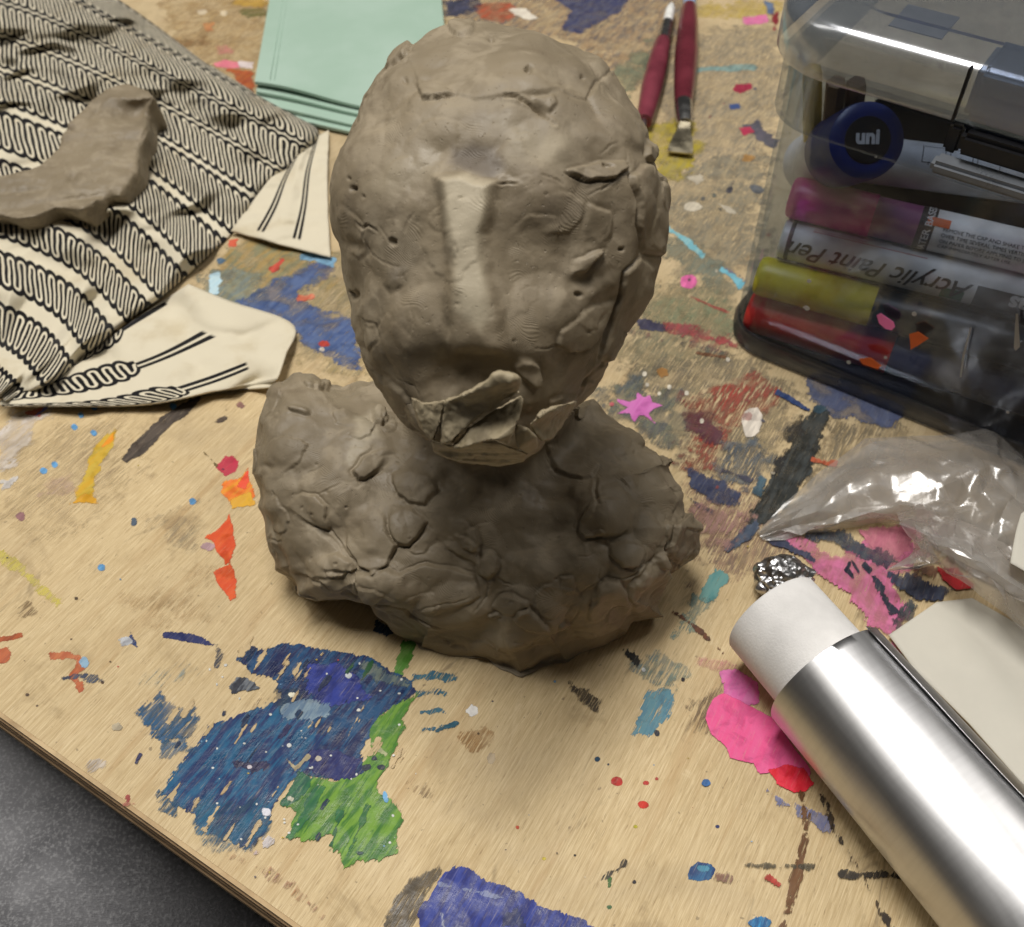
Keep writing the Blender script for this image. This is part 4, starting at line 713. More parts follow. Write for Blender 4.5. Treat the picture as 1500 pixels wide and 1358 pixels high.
crack('b', [(1008, 716), (1004, 740), (1004, 760)], 2.2, .0014); crack('b', [(985, 709), (996, 719), (1006, 719)], 1.8, .0010); crack('b', [(910, 696), (918, 704), (927, 712)], 2.0, .0010); crack('b', [(944, 654), (966, 664), (984, 675)], 4.0, .0022); dent('b', 888, 664, 22, 8, .0010, 35); crack('b', [(805, 672), (816, 684), (852, 697)], 2.0, .0011, .3); pad('b', [(806, 660), (850, 650), (880, 670), (870, 694), (852, 697), (818, 686)], .0011, 110, 3, .8, .5)
crack('b', [(838, 888), (828, 904), (830, 916)], 1.6, .0008); crack('b', [(850, 888), (844, 906), (838, 922)], 2.0, .0012); pad('b', [(820, 846), (840, 844), (846, 862), (838, 880), (822, 876)], .0008, -60, 3, .6, .5); crack('b', [(852, 872), (864, 862), (876, 858)], 1.8, .0009)
pad('b', [(718, 894), (732, 878), (750, 873), (772, 882), (780, 896), (760, 906), (726, 908)], .0013, -100, 3, .6, .6); pad('b', [(752, 908), (760, 896), (776, 892), (792, 902), (806, 922), (790, 930), (766, 926)], .0020, -80, 3, .5, .7); crack('b', [(710, 912), (724, 908), (736, 914)], 2, .0010); pad('b', oval(722, 909, 11, 5, 12), .0012, -90, 2.5, .4, .5); pad('b', oval(830, 924, 13, 9, 30), .0013, -60, 3, .4, .6); crack('b', [(752, 902), (770, 892), (776, 896)], 1.8, .0009)
dent('b', 806, 948, 44, 16, .0030, -18, 2.6); dent('b', 740, 946, 30, 14, -.0012, 0); dent('b', 690, 935, 40, 18, .0010); dent('b', 640, 948, 30, 14, .0008); dent('b', 870, 934, 24, 20, -.0008); crack('b', [(690, 960), (716, 974), (740, 986)], 1.6, .0006)
for k in range(50):
    u, v = rng.uniform(380, 1000), rng.uniform(570, 960); dent('b', u, v, rng.uniform(1.5, 3), rng.uniform(1.2, 2.2), rng.uniform(.0003, .0007), rng.uniform(0, 180), 4)
V2 = V + N * H_[:, None]
V2[:, 2] = np.maximum(V2[:, 2], 0.0004 + 0.0002 * (vnoise(V, 300) + .5))
V2 = relax(V2, E_, 1, 0.25)
bust = empty('clay_bust', (-0.01, 0.21, 0))
tag(bust, 'grey-brown modelling clay bust with rough head on wide lumpy shoulders', 'sculpture')
cl = mesh_obj('head_and_shoulders', V2, Q, M_CLAY); attr(cl.data, 'wet', 'FLOAT', WET); attr(cl.data, 'dry', 'FLOAT', DRY); under(cl, bust)
# ------------------------------------------------------------------ generic shapes
from mathutils.geometry import tessellate_polygon
def prism(top, bot, flat2d=None):
    top = np.asarray(top, float); bot = np.asarray(bot, float); n = len(top)
    f2 = flat2d if flat2d is not None else top[:, :2]
    tri = tessellate_polygon([[Vector((a, b, 0)) for a, b in f2]])
    F_ = [tuple(t) for t in tri]; nrm = sum(np.cross(f2[t[1]] - f2[t[0]], f2[t[2]] - f2[t[0]]) for t in map(list, F_)) if True else 1
    out = list(F_) + [(c + n, b + n, a + n) for a, b, c in F_]
    for i in range(n):
        j = (i + 1) % n; out += [(j, i, i + n), (j, i + n, j + n)]
    return np.r_[top, bot], np.array(out)
def clay_piece(name, V0, F0, vox, rel, amp, mat, parent, extra=None):
    bm_ = bmesh.new(); vs_ = [bm_.verts.new(v) for v in V0]
    for f in F0:
        try: bm_.faces.new([vs_[i] for i in f])
        except ValueError: pass
    bmesh.ops.recalc_face_normals(bm_, faces=bm_.faces); bm_.verts.index_update()
    f_ = np.array([[v.index for v in f.verts] for f in bm_.faces]); bm_.free()
    v, q = voxel(np.asarray(V0, float), f_, vox); e = edges_of(q); v = relax(v, e, rel); n = vnormals(v, q)
    v = v + n * (fbm(v, 160, 4) * amp + fbm(v + 4, 900, 2) * amp * 0.18 + fbm(v + 7, 430, 3) * amp * 0.55)[:, None]
    if extra is not None: v = extra(v, n)
    o = mesh_obj(name, v, q, mat); attr(o.data, 'wet', 'FLOAT', np.zeros(len(v))); attr(o.data, 'dry', 'FLOAT', np.zeros(len(v)))
    return under(o, parent)
def lathe(name, p0, p1, prof, mat, parent=None, seg=40, cap=True, smooth=35):
    """turned solid along p0->p1; prof = (distance from p0, radius)"""
    p0 = np.asarray(p0, float); a = np.asarray(p1, float) - p0; a /= np.linalg.norm(a)
    t = np.array([0, 0, 1.0]) if abs(a[2]) < .9 else np.array([1.0, 0, 0]); x = np.cross(t, a); x /= np.linalg.norm(x); y = np.cross(a, x)
    V_, F_ = [], []
    for d, r in prof:
        for k in range(seg):
            th = 2 * math.pi * k / seg; V_.append(p0 + a * d + (x * math.cos(th) + y * math.sin(th)) * r)
    for i in range(len(prof) - 1):
        for k in range(seg):
            j = (k + 1) % seg; F_.append((i * seg + k, i * seg + j, (i + 1) * seg + j, (i + 1) * seg + k))
    if cap: F_ += [tuple(range(seg - 1, -1, -1)), tuple(range((len(prof) - 1) * seg, len(prof) * seg))]
    o = mesh_obj(name, V_, F_, mat)
    if smooth: o.data.set_sharp_from_angle(angle=R(smooth))
    if parent: under(o, parent)
    return o
def spline(pts, n):
    p = np.asarray(pts, float); m = len(p); q = np.r_[2 * p[:1] - p[1:2], p, 2 * p[-1:] - p[-2:-1]]; t = np.linspace(0, m - 1, n); i = np.minimum(t.astype(int), m - 2); f = (t - i)[:, None] if p.ndim > 1 else t - i
    a, b, c, d = q[i], q[i + 1], q[i + 2], q[i + 3]
    return 0.5 * (2 * b + (c - a) * f + (2 * a - 5 * b + 4 * c - d) * f ** 2 + (3 * b - a - 3 * c + d) * f ** 3)
def sheet_grid(rows, nu, nv, lin=False):
    if lin:
        q = np.asarray(rows, float); a = np.stack([np.stack([np.interp(np.linspace(0, 1, nu), np.linspace(0, 1, q.shape[1]), r[:, k]) for k in range(2)], -1) for r in q]); return np.stack([np.stack([np.interp(np.linspace(0, 1, nv), np.linspace(0, 1, len(q)), a[:, j, k]) for k in range(2)], -1) for j in range(nu)], 1)
    a = np.array([spline(r, nu) for r in rows]); return np.stack([spline(a[:, k], nv) for k in range(nu)], 1)   # (nv, nu, dim)
def grid_faces(nv, nu):
    I = np.arange(nv * nu).reshape(nv, nu); return np.stack([I[:-1, :-1], I[:-1, 1:], I[1:, 1:], I[1:, :-1]], -1).reshape(-1, 4)

# ------------------------------------------------------------------ torn, folded clay at the mouth
hi_ = np.nonzero(is_head & (facing > 0))[0]
def skin(u, v, lift):
    d2 = (U_[hi_] - u) ** 2 + (W_[hi_] - v) ** 2; k = hi_[np.argsort(d2)[:12]]
    return CAM + ray(u, v) * (np.min(D_[k]) - lift)
def zz_(x, y): return 560 + x / 4.6875, 520 + y / 4.6875
def flap(pts, th, amp=.0005, rel=2, name='mouth_flap'):
    top = []; bot = []; f2 = []
    for x, y, l in pts:
        u, v = zz_(x, y); l *= 1.35; top.append(skin(u, v, l)); f2.append((u, -v)); bot.append(skin(u, v, l - th * 1.3))
    return clay_piece(name, *prism(top, bot, np.array(f2)), .00035, rel, amp, M_CLAY2, bust)
M_CLAY2 = make_clay('torn_clay', srgb(150, 137, 112), srgb(162, 149, 122), srgb(176, 163, 136), .6)
flap([(430, 320, .006), (590, 260, .0105), (800, 118, .0110), (930, 155, .0112), (948, 252, .0085), (760, 345, .0066), (600, 470, .0068), (480, 600, .0088), (410, 615, .0086), (385, 500, .0062)], .0048, .0012, 8)
flap([(470, 640, .0088), (600, 500, .0055), (790, 365, .0046), (950, 268, .0056), (978, 300, .0076), (945, 440, .0108), (875, 625, .0122), (780, 580, .0128), (640, 610, .0112), (550, 640, .0102)], .0046, .0010, 8)
flap([(200, 290, .003), (285, 330, .0045), (435, 310, .0055), (390, 500, .0068), (345, 590, .0075), (265, 505, .006), (220, 400, .0045)], .0050, .0010, 5)
flap([(1010, 480, .0075), (1095, 400, .0080), (1200, 350, .0072), (1340, 310, .0050), (1275, 425, .0062), (1175, 570, .0085), (1100, 600, .0095)], .0050, .0010, 5)
flap([(920, 470, .007), (1000, 500, .009), (1060, 560, .010), (1072, 640, .0105), (1000, 680, .0105), (930, 640, .010), (905, 560, .009)], .0060, .0004, 5)
flap([(335, 590, .007), (480, 625, .0085), (640, 600, .0085), (780, 590, .009), (870, 630, .0095), (1000, 680, .0090), (960, 730, .006), (800, 760, .0045), (600, 735, .005), (430, 705, .005), (345, 660, .005)], .0065, .0007, 3, 'chin_rim')

# ------------------------------------------------------------------ patterned cloth
def make_cloth():
    t = NT('patterned_cloth'); uv = t.n('ShaderNodeSeparateXYZ', {0: t.attrib('weave', 'Vector')}); u, v, amp = uv.outputs
    co = t.coord(); dirt = t.noise(co, 40, 6, 0.6); wv = t.noise(co, 3000, 2, .5)
    wob = t.math('MULTIPLY', t.math('SUBTRACT', t.noise(t.attrib('weave', 'Vector'), 1.3, 2), .5), 0.22)
    fv = t.math('SUBTRACT', t.math('FRACT', v), 0.5); k = 1.0
    ph = t.math('ADD', t.math('MULTIPLY', u, k), wob)
    hp = 0.125                                # serpentine line: parallel strokes joined by round turns
    A = t.math('MAXIMUM', t.math('SUBTRACT', amp, hp / 2), 0.0)
    xt = t.math('PINGPONG', t.math('ADD', ph, 100 - hp / 2), hp); xb = t.math('PINGPONG', t.math('ADD', ph, 100 + hp / 2), hp)
    def turn(x, e):
        e = t.math('MAXIMUM', e, 0.0); return t.math('ABSOLUTE', t.math('SUBTRACT', t.math('SQRT', t.math('ADD', t.math('MULTIPLY', x, x), t.math('MULTIPLY', e, e))), hp / 2))
    dt = turn(xt, t.math('SUBTRACT', fv, A)); db = turn(xb, t.math('SUBTRACT', t.math('MULTIPLY', fv, -1.0), A))
    side = t.math('GREATER_THAN', fv, 0.0); ds = t.math('ADD', t.math('MULTIPLY', dt, side), t.math('MULTIPLY', db, t.math('SUBTRACT', 1.0, side)))
    wav = t.math('GREATER_THAN', amp, 0.07); d = t.math('ADD', t.math('MULTIPLY', ds, wav), t.math('MULTIPLY', t.math('ABSOLUTE', fv), t.math('SUBTRACT', 1.0, wav)))
    blk = t.mapr(d, .104, .114, 1, 0); wh = t.mapr(d, .022, .031, 1, 0)
    on = t.attrib('printed')
    ink = t.math('MULTIPLY', t.math('MULTIPLY', blk, t.math('SUBTRACT', 1.0, wh)), on)
    ground = t.mix(t.math('MULTIPLY', t.mapr(dirt, .5, .75), .55), srgb(218, 209, 186), srgb(190, 174, 140))
    c = t.mix(ink, ground, srgb(24, 23, 25))
    b = t.bsdf(Base_Color=c, Roughness=.92); b.inputs['Specular IOR Level'].default_value = .15; b.inputs['Sheen Weight'].default_value = .15
    t.put(b.inputs['Normal'], t.bump(t.math('ADD', wv, t.math('MULTIPLY', dirt, .8)), .3, .0006)); return t.done(b)
M_CLOTH = make_cloth()
cloth = empty('patterned_cloth', at(150, 300)); tag(cloth, 'cream cloth printed with black squiggle rows, crumpled at the left', 'cloth')
def cloth_part(name, rows, nu, nv, hfun, vband, ucount, ampf, onf):
    g = sheet_grid(rows, nu, nv); s = np.tile(np.linspace(0, 1, nu), nv); r = np.repeat(np.linspace(0, 1, nv), nu); pu, pv = g[..., 0].ravel(), g[..., 1].ravel()
    base = np.array([at(a, b) for a, b in zip(pu, pv)]); z = hfun(s, r, base, pu, pv)
    P3 = np.array([at(a, b, h) for a, b, h in zip(pu, pv, z)])
    o = mesh_obj(name, P3, grid_faces(nv, nu)[:, ::-1], M_CLOTH)
    vb = vband(s, r) if callable(vband) else np.interp(r, np.linspace(0, 1, len(vband)), vband)
    uu = s * (np.interp(r, np.linspace(0, 1, len(ucount)), ucount) if np.ndim(ucount) else ucount)
    attr(o.data, 'weave', 'FLOAT_VECTOR', np.c_[uu, vb, ampf(s, r) * np.ones(len(s))]); attr(o.data, 'printed', 'FLOAT', onf(s, r) * np.ones(len(s)))
    m = o.modifiers.new('thick', 'SOLIDIFY'); m.thickness = .0007; m.offset = -1
    return under(o, cloth)
MAIN = [[(-150, -160), (20, -90), (190, 10), (375, 150)], [(-150, -70), (40, -20), (240, 80), (466, 190)], [(-150, -10), (40, 40), (230, 125), (436, 236)], [(-150, 50), (30, 95), (215, 175), (388, 275)],
        [(-150, 110), (20, 150), (200, 230), (345, 335)], [(-150, 180), (10, 215), (180, 290), (292, 388)], [(-150, 250), (0, 280), (140, 342), (238, 435)], [(-150, 310), (-10, 340), (110, 392), (190, 470)],
        [(-150, 370), (-20, 404), (80, 452), (135, 515)], [(-150, 430), (-30, 472), (40, 510), (80, 560)], [(-150, 500), (-40, 548), (-10, 572), (12, 590)]]
def h_main(s, r, b, pu, pv):
    z = .0105 + .0080 * fbm(b, 18, 3) * 2 + .004 * (1 - np.abs(fbm(b + 2, 30, 2)) * 5).clip(0, 1) + .0022 * np.sin(r * 46 + s * 5 + 3 * fbm(b, 22, 2)) * sstep(.1, .5, r) + .003 * np.exp(-((s - .72 - .1 * np.sin(r * 9)) / .05) ** 2) - .0025 * np.exp(-((s - .82 - .05 * np.sin(r * 13)) / .04) ** 2)
    z += .006 * np.exp(-((r - .12) / .06) ** 2) * sstep(.2, .6, s)
    e = np.clip((1 - s) / .09, 0, 1); z = z * (1 - (1 - e) ** 3) ** .5
    t_ = np.clip(r / .022, 0, 1); z = z * (1 - (1 - t_) ** 2) ** .5; return np.maximum(z, .0012)
cloth_part('folded_body', MAIN, 150, 200, h_main, [0, 1.3, 2.5, 3.7, 4.8, 5.8, 6.8, 7.8, 8.75, 9.65, 10.5], [12, 11.5, 10.8, 9.8, 8.8, 7.6, 6.5, 5.7, 4.9, 4.3, 3.9], lambda s, r: np.interp(r, [0, .3, .55, .8], [.40, .37, .31, .27]), lambda s, r: 1.0)
HEM = [[(425, 225), (455, 205), (482, 190)], [(395, 262), (436, 255), (480, 240)], [(366, 300), (425, 305), (480, 300)], [(338, 338), (405, 356), (484, 376)]]
cloth_part('hem_strip', HEM, 40, 50, lambda s, r, b, pu, pv: .0022 + .006 * np.abs(fbm(b, 40, 3)) + .002 * np.exp(-((s - .45) / .12) ** 2), lambda s, r: s * 2.6 - .25, 1.0, lambda s, r: 0.0, lambda s, r: (r < .93) * 1.0)
FLAP = [[(40, 572), (125, 520), (200, 466), (276, 416)], [(10, 582), (110, 552), (225, 512), (335, 440)], [(0, 592), (140, 580), (260, 540), (428, 474)], [(30, 596), (200, 592), (310, 566), (418, 520)], [(60, 596), (215, 594), (320, 574), (402, 566)]]
cloth_part('corner_flap', FLAP, 90, 70, lambda s, r, b, pu, pv: np.maximum(.0018 + .0095 * np.abs(fbm(b, 30, 3)) + .002 * np.sin(s * 22 + r * 5 + 4 * fbm(b, 20, 2)) * sstep(.55, .9, s) + .004 * np.exp(-((s - .9) / .08) ** 2) * np.abs(np.sin(r * 7)) + .0025 * np.sin(np.clip(r, 0, 1) * math.pi), .001) * np.where(r > .95, .6, 1), lambda s, r: r * 2.9 - .38 - s * .15, 4.2, lambda s, r: .22 * sstep(.62, .5, s), lambda s, r: (s < .84) * 1.0)
# ------------------------------------------------------------------ loose clay slab on the cloth
lump = empty('clay_slab', at(110, 260, .012)); tag(lump, 'torn L-shaped slab of grey-brown clay lying on the patterned cloth', 'clay')
def c5(x, y): return x / 5.904, 120 + y / 5.904
LT = [(-300, 840, .030), (0, 800, .031), (330, 720, .030), (470, 590, .030), (500, 500, .031), (540, 390, .034), (760, 160, .036), (900, 50, .036), (1100, 0, .034), (1290, 60, .036), (1335, 110, .038), (1270, 260, .031), (1265, 400, .033), (1200, 560, .030), (1190, 760, .029), (1070, 900, .029), (1050, 990, .027), (930, 985, .026), (840, 1010, .030), (700, 1100, .031), (570, 1090, .028), (450, 1080, .027), (300, 1160, .029), (120, 1180, .028), (0, 1150, .026), (-300, 1150, .026)]
LT = [(x, y, z - .006) for x, y, z in LT]
top = [at(*c5(x, y), z) for x, y, z in LT]; bot = [at(*c5(x, y), z) * np.array([1, 1, 0]) + np.array([0.0, 0.008, .009]) for x, y, z in LT]
def lump_ex(v, n):
    u, w_, _ = pix(v); h = np.zeros(len(v)); f = n[:, 2] > .2
    for (x, y, rx, ry, d, a) in ((1180, 230, 22, 16, .004, -30), (1150, 470, 26, 10, .0018, -10), (620, 830, 10, 5, .0015, -40), (590, 400, 10, 5, .002, 0), (830, 250, 5, 14, .0012, 25), (820, 850, 4, 3, .0008, 0), (200, 940, 40, 4, .0008, -5), (900, 640, 30, 20, -.0015, 0), (620, 940, 24, 14, -.0012, 0)):
        uu, ww = c5(x, y); p = np.c_[u - uu, w_ - ww]; c, s = math.cos(R(a)), math.sin(R(a)); h -= d * np.exp(-(((p[:, 0] * c + p[:, 1] * s) / rx) ** 2 + ((-p[:, 0] * s + p[:, 1] * c) / ry) ** 2)) * f
    return v + n * h[:, None]
clay_piece('slab', *prism(top, bot, np.array([(a, b) for a, b, c in [tuple(p) for p in top]])), 0.0007, 34, .0008, M_CLAY, lump, lump_ex)

# ------------------------------------------------------------------ mint folder
def make_mint():
    t = NT('mint_card'); co = t.coord(); n = t.noise(co, 25, 5); f = t.noise(co, 1800, 3)
    c = t.mix(t.mapr(n, .35, .65), srgb(160, 186, 170), srgb(168, 192, 178)); b = t.bsdf(Base_Color=c, Roughness=.75); b.inputs['Specular IOR Level'].default_value = .25
    t.put(b.inputs['Normal'], t.bump(f, .15, .0003)); return t.done(b)
M_MINT = make_mint()
A0 = at(372, 166, .002); dL = at(398, 0, .002) - A0; dL /= np.linalg.norm(dL); dB = at(505, 194, .002) - A0; dB /= np.linalg.norm(dB)
Wd = abs(np.cross((at(650, 40, .002) - A0)[:2], dL[:2])) / abs(np.cross(dB[:2], dL[:2]))
book = empty('mint_folder', A0); tag(book, 'mint green card folder with layered lower edge behind the bust', 'folder')
def card(name, s0, t0, wd, ln, z0, th, lift=0.0, r=.004):
    cs = [(s0, t0), (s0 + wd, t0), (s0 + wd, t0 + ln), (s0, t0 + ln)]; pts = []
    nx = 24
    b_ = bmesh.new(); grid = []
    for layer in (0, 1):
        for j in range(13):
            for i in range(nx + 1):
                a = i / nx; q = j / 12; p = A0 + dB * (s0 + wd * a) + dL * (t0 + ln * q)
                zz2 = z0 + th * layer + lift * (1 - q) ** 3 * (0.4 + .6 * math.sin(a * 4 + 1) ** 2); grid.append((p[0], p[1], zz2))
    n1 = 13 * (nx + 1); fs = []
    for j in range(12):
        for i in range(nx):
            k = j * (nx + 1) + i; fs += [(k, k + nx + 1, k + nx + 2, k + 1), (n1 + k, n1 + k + 1, n1 + k + nx + 2, n1 + k + nx + 1)]
    ring = [i for i in range(nx + 1)] + [(j) * (nx + 1) + nx for j in range(1, 13)] + [12 * (nx + 1) + i for i in range(nx - 1, -1, -1)] + [j * (nx + 1) for j in range(11, 0, -1)]
    for a, b2 in zip(ring, ring[1:] + ring[:1]): fs.append((a, b2, n1 + b2, n1 + a))
    o = mesh_obj(name, grid, fs, M_MINT); o.data.set_sharp_from_angle(angle=R(30)); return under(o, book)
card('back_cover', 0, 0, Wd, .30, .0012, .0016, .001)
card('leaf', .003, .004, Wd - .004, .29, .0030, .0014, .0016); card('leaf', .0015, .0125, Wd - .003, .29, .0046, .0016, .0022)
fcv = card('front_cover', .001, .016, Wd - .001, .30, .0066, .0016, .0042)
for s_ in (.010, .0125):
    sl = card('score_line', s_, .020, .0005, .28, .0082, .00012, .0042); under(sl, fcv)

# ------------------------------------------------------------------ two clay tools
M_RED = simple('red_lacquer', srgb(104, 38, 50), .32, var=.18, scale=60, coat=.4); M_STEEL = simple('steel', (.62, .62, .62, 1), .25, 1.0, var=.1); M_WHITE = simple('white_plastic', srgb(232, 232, 228), .35)
M_RED2 = simple('red_lacquer_worn', srgb(120, 50, 64), .38, var=.2, scale=80, coat=.3)
tl = empty('clay_tool', at(960, 120, .005)); tag(tl, 'red-handled clay tool with pale tip, the left one of two', 'tool', 'red-handled clay tools')
a_, b_ = at(984, 6, .0075), at(943, 178, .006); L = np.linalg.norm(b_ - a_)
lathe('tip', a_, b_, [(0, .0012), (.006, .0026), (.018, .0030), (.024, .0028)], M_WHITE, tl); lathe('ferrule', a_ + (b_ - a_) * (.024 / L), b_, [(0, .0030), (.004, .0034), (.022, .0038), (.024, .0042)], M_STEEL, tl)
k_ = L - .048; lathe('handle', a_ + (b_ - a_) * (.048 / L), b_, [(0, .0040), (.004, .0046), (.3 * k_, .0056), (.6 * k_, .0058), (.85 * k_, .0048), (k_, .0042)], M_RED2, tl)
lathe('shank', b_, b_ + (b_ - a_), [(0, .0018), (.05, .0014)], M_STEEL, tl)
tr = empty('clay_tool', at(1005, 100, .005)); tag(tr, 'red-handled clay tool ending in a flat metal blade, the right one of two', 'tool', 'red-handled clay tools')
a_, b_ = at(1014, -60, .0065), at(1001, 152, .0065); L = np.linalg.norm(b_ - a_); i0 = np.linalg.norm(at(1013, 10, .0065) - a_)
M_BLUE_T = simple('blue_band', srgb(150, 176, 214), .4)
lathe('far_ferrule', a_, b_, [(0, .003), (i0 - .004, .0038), (i0, .0040)], M_BLUE_T, tr); hb = a_ + (b_ - a_) * (i0 / L); k_ = L - i0
lathe('handle', hb, b_, [(0, .0040), (.004, .0048), (.25 * k_, .0060), (.55 * k_, .0066), (.85 * k_, .0056), (k_ - .002, .0048), (k_, .0046)], M_RED, tr)
c_ = at(1003, 182, .006); lathe('ferrule', b_, c_, [(0, .0047), (.003, .0048), (.016, .0042), (np.linalg.norm(c_ - b_), .0036)], M_STEEL, tr)
e0, e1 = at(1003, 184, .006), at(996, 224, .003); ax = e1 - e0; Lb = np.linalg.norm(ax); ax /= Lb; sd = np.cross(ax, [0, 0, 1]); sd /= np.linalg.norm(sd); nn = np.cross(sd, ax)
V_, F_ = [], []
for d, wv_, th in ((0, .0026, .0024), (.2, .0032, .0016), (.55, .0052, .0009), (.85, .0062, .0006), (1, .0062, .0003)):
    c = e0 + ax * Lb * d; V_ += [c - sd * wv_ - nn * th, c + sd * wv_ - nn * th, c + sd * wv_ + nn * th, c - sd * wv_ + nn * th]
for i in range(4): F_ += [(4 * i + j, 4 * i + (j + 1) % 4, 4 * i + 4 + (j + 1) % 4, 4 * i + 4 + j) for j in range(4)]
F_ += [(3, 2, 1, 0), (16, 17, 18, 19)]
M_BRASS = simple('brassy_steel', (.62, .55, .40, 1), .28, 1.0); mesh_obj('blade', V_, F_, M_BRASS, smooth=False); under(bpy.data.objects['blade'], tr)

# ------------------------------------------------------------------ grey fabric below the table edge, and the floor
def make_denim():
    t = NT('faded_denim'); co = t.coord(); n = t.noise(co, 22, 4, .62, .5); f = t.noise(co, 900, 3, .6); tw = t.noise(t.mapping(co, rot=(0, 0, .6), scale=(1, 5, 1)), 500, 2, .5)
    c = t.mix(t.mapr(n, .3, .7), srgb(96, 96, 99), srgb(134, 134, 137)); c = t.mix(t.math('MULTIPLY', t.mapr(f, .45, .7), .5), c, srgb(178, 178, 180)); c = t.mix(t.math('MULTIPLY', tw, .25), c, srgb(54, 54, 58))
    b = t.bsdf(Base_Color=c, Roughness=.95); b.inputs['Specular IOR Level'].default_value = .1; t.put(b.inputs['Normal'], t.bump(t.math('ADD', f, tw), .5, .0008)); return t.done(b)
nu, nv = 120, 90; gx, gy = np.meshgrid(np.linspace(-.42, .02, nu), np.linspace(-.30, .22, nv)); gx = gx.ravel(); gy = gy.ravel()
ax_ = np.array([math.cos(R(70)), math.sin(R(70))]); off = (gx + .215) * ax_[1] - (gy - .0) * ax_[0]
b3 = np.c_[gx, gy, 0 * gx]; hz = -.048 - .07 * np.clip(np.abs(off) / .095, 0, 3) ** 2.2 + .012 * fbm(b3, 12, 3) + .004 * np.sin(off * 90 + 4 * fbm(b3, 9, 2)) * 1.0
lap = mesh_obj('trouser_leg', np.c_[gx, gy, np.maximum(hz, -.30)], grid_faces(nv, nu), make_denim()); tag(lap, 'faded grey fabric of a trouser leg below the table edge', 'trousers')
m = lap.modifiers.new('thick', 'SOLIDIFY'); m.thickness = .002
fl = mesh_obj('floor', [(-3, -3, -.72), (3, -3, -.72), (3, 3, -.72), (-3, 3, -.72)], [(0, 1, 2, 3)], simple('dark_floor', srgb(46, 42, 38), .7, scale=12), smooth=False); fl['kind'] = 'structure'
# ------------------------------------------------------------------ smoky storage box full of markers
def tinted(name, tint, gloss=.10, rough=.06, haze=0.0, scr=0.0, body=(.36, .37, .39, 1)):
    t = NT(name); co = t.coord(); n = t.noise(co, 60, 5, .6); s = t.noise(t.mapping(co, scale=(900, 40, 300)), 1, 3, .6)
    tr_ = t.n('ShaderNodeBsdfTransparent', {0: tint}); gl = t.n('ShaderNodeBsdfGlossy', {'Color': (.9, .93, 1, 1), 'Roughness': t.mapr(n, .3, .7, rough, rough + .1)})
    df = t.n('ShaderNodeBsdfDiffuse', {0: body})
    lw = t.n('ShaderNodeLayerWeight', {0: .35}); t.put(gl.inputs['Normal'], t.bump(n, .12, .0006))
    m1 = t.n('ShaderNodeMixShader', {0: t.math('ADD', haze, t.math('MULTIPLY', t.mapr(s, .62, .72), scr), clamp=True), 1: tr_.outputs[0], 2: df.outputs[0]})
    m2 = t.n('ShaderNodeMixShader', {0: t.math('ADD', gloss * .4, t.math('MULTIPLY', lw.outputs['Fresnel'], gloss * 3), clamp=True), 1: m1.outputs[0], 2: gl.outputs[0]})
    return t.done(m2)
M_SMOKE = tinted('smoky_plastic', (.80, .83, .87, 1), .045, .03, .006, .012); M_LID = tinted('smoky_lid_plastic', (.56, .61, .70, 1), .36, .15, .30, .06, (.15, .18, .23, 1)); M_LATCH = simple('grey_latch_plastic', srgb(96, 100, 106), .3, coat=.3)
BA = R(-34); bd = np.array([math.cos(BA), math.sin(BA), 0]); bn = np.array([-bd[1], bd[0], 0]); BO = at(1175, 550) - bd * .036
def B(x, y, z): return BO + bd * x + bn * y + np.array([0, 0, z])
def rr_pts(x0, x1, y0, y1, r, n=10):
    out = []
    for cx, cy, a0 in ((x0 + r, y0 + r, 180), (x1 - r, y0 + r, 270), (x1 - r, y1 - r, 0), (x0 + r, y1 - r, 90)):
        for k in range(n + 1): a = R(a0 + 90 * k / n); out.append((cx + r * math.cos(a), cy + r * math.sin(a)))
    return out
BW, BD_ = .30, .17
def shell(name, levels, mat, parent, close=None, sharp=40):
    """levels: (inset, radius, z); lofted in order; close caps first / last ring"""
    V_, F_ = [], []; m = None
    for ins, r, z in levels:
        p = rr_pts(ins, BW - ins, ins, BD_ - ins, max(r, .001)); m = len(p); V_ += [B(x, y, z) for x, y in p]
    for i in range(len(levels) - 1): F_ += [(i * m + k, i * m + (k + 1) % m, (i + 1) * m + (k + 1) % m, (i + 1) * m + k) for k in range(m)]
    if close == 'loop': i = len(levels) - 1; F_ += [(i * m + k, i * m + (k + 1) % m, (k + 1) % m, k) for k in range(m)]
    if close in ('ends', 'first'): F_.append(tuple(range(m))[::-1])
    if close in ('ends', 'last'): F_.append(tuple(range((len(levels) - 1) * m, len(levels) * m)))
    o = mesh_obj(name, V_, F_, mat); o.data.set_sharp_from_angle(angle=R(sharp)); return under(o, parent)
box = empty('storage_box', B(.1, .08, 0)); tag(box, 'smoky clear plastic storage box with clip lid holding markers', 'box')
tub = shell('tub', [(.004, .014, .0006), (.0012, .016, .003), (0, .017, .006), (0, .018, .122), (.0016, .017, .122), (.0018, .016, .008), (.006, .012, .0028)], M_SMOKE, box, 'ends')
M_DARKB = tinted('smoky_base_plastic', (.40, .40, .42, 1), .10, .08, .03, 0)
shell('base_rim', [(-.0008, .018, .0012), (-.0012, .018, .004), (-.0012, .018, .0085), (-.0006, .018, .0098), (.0002, .0175, .0098), (.0002, .0175, .0012)], M_DARKB, box, 'loop')
shell('rim_band', [(-.0022, .020, .100), (-.0026, .020, .1015), (-.0026, .020, .121), (-.0006, .019, .121), (-.0006, .019, .100)], M_SMOKE, box, 'loop')
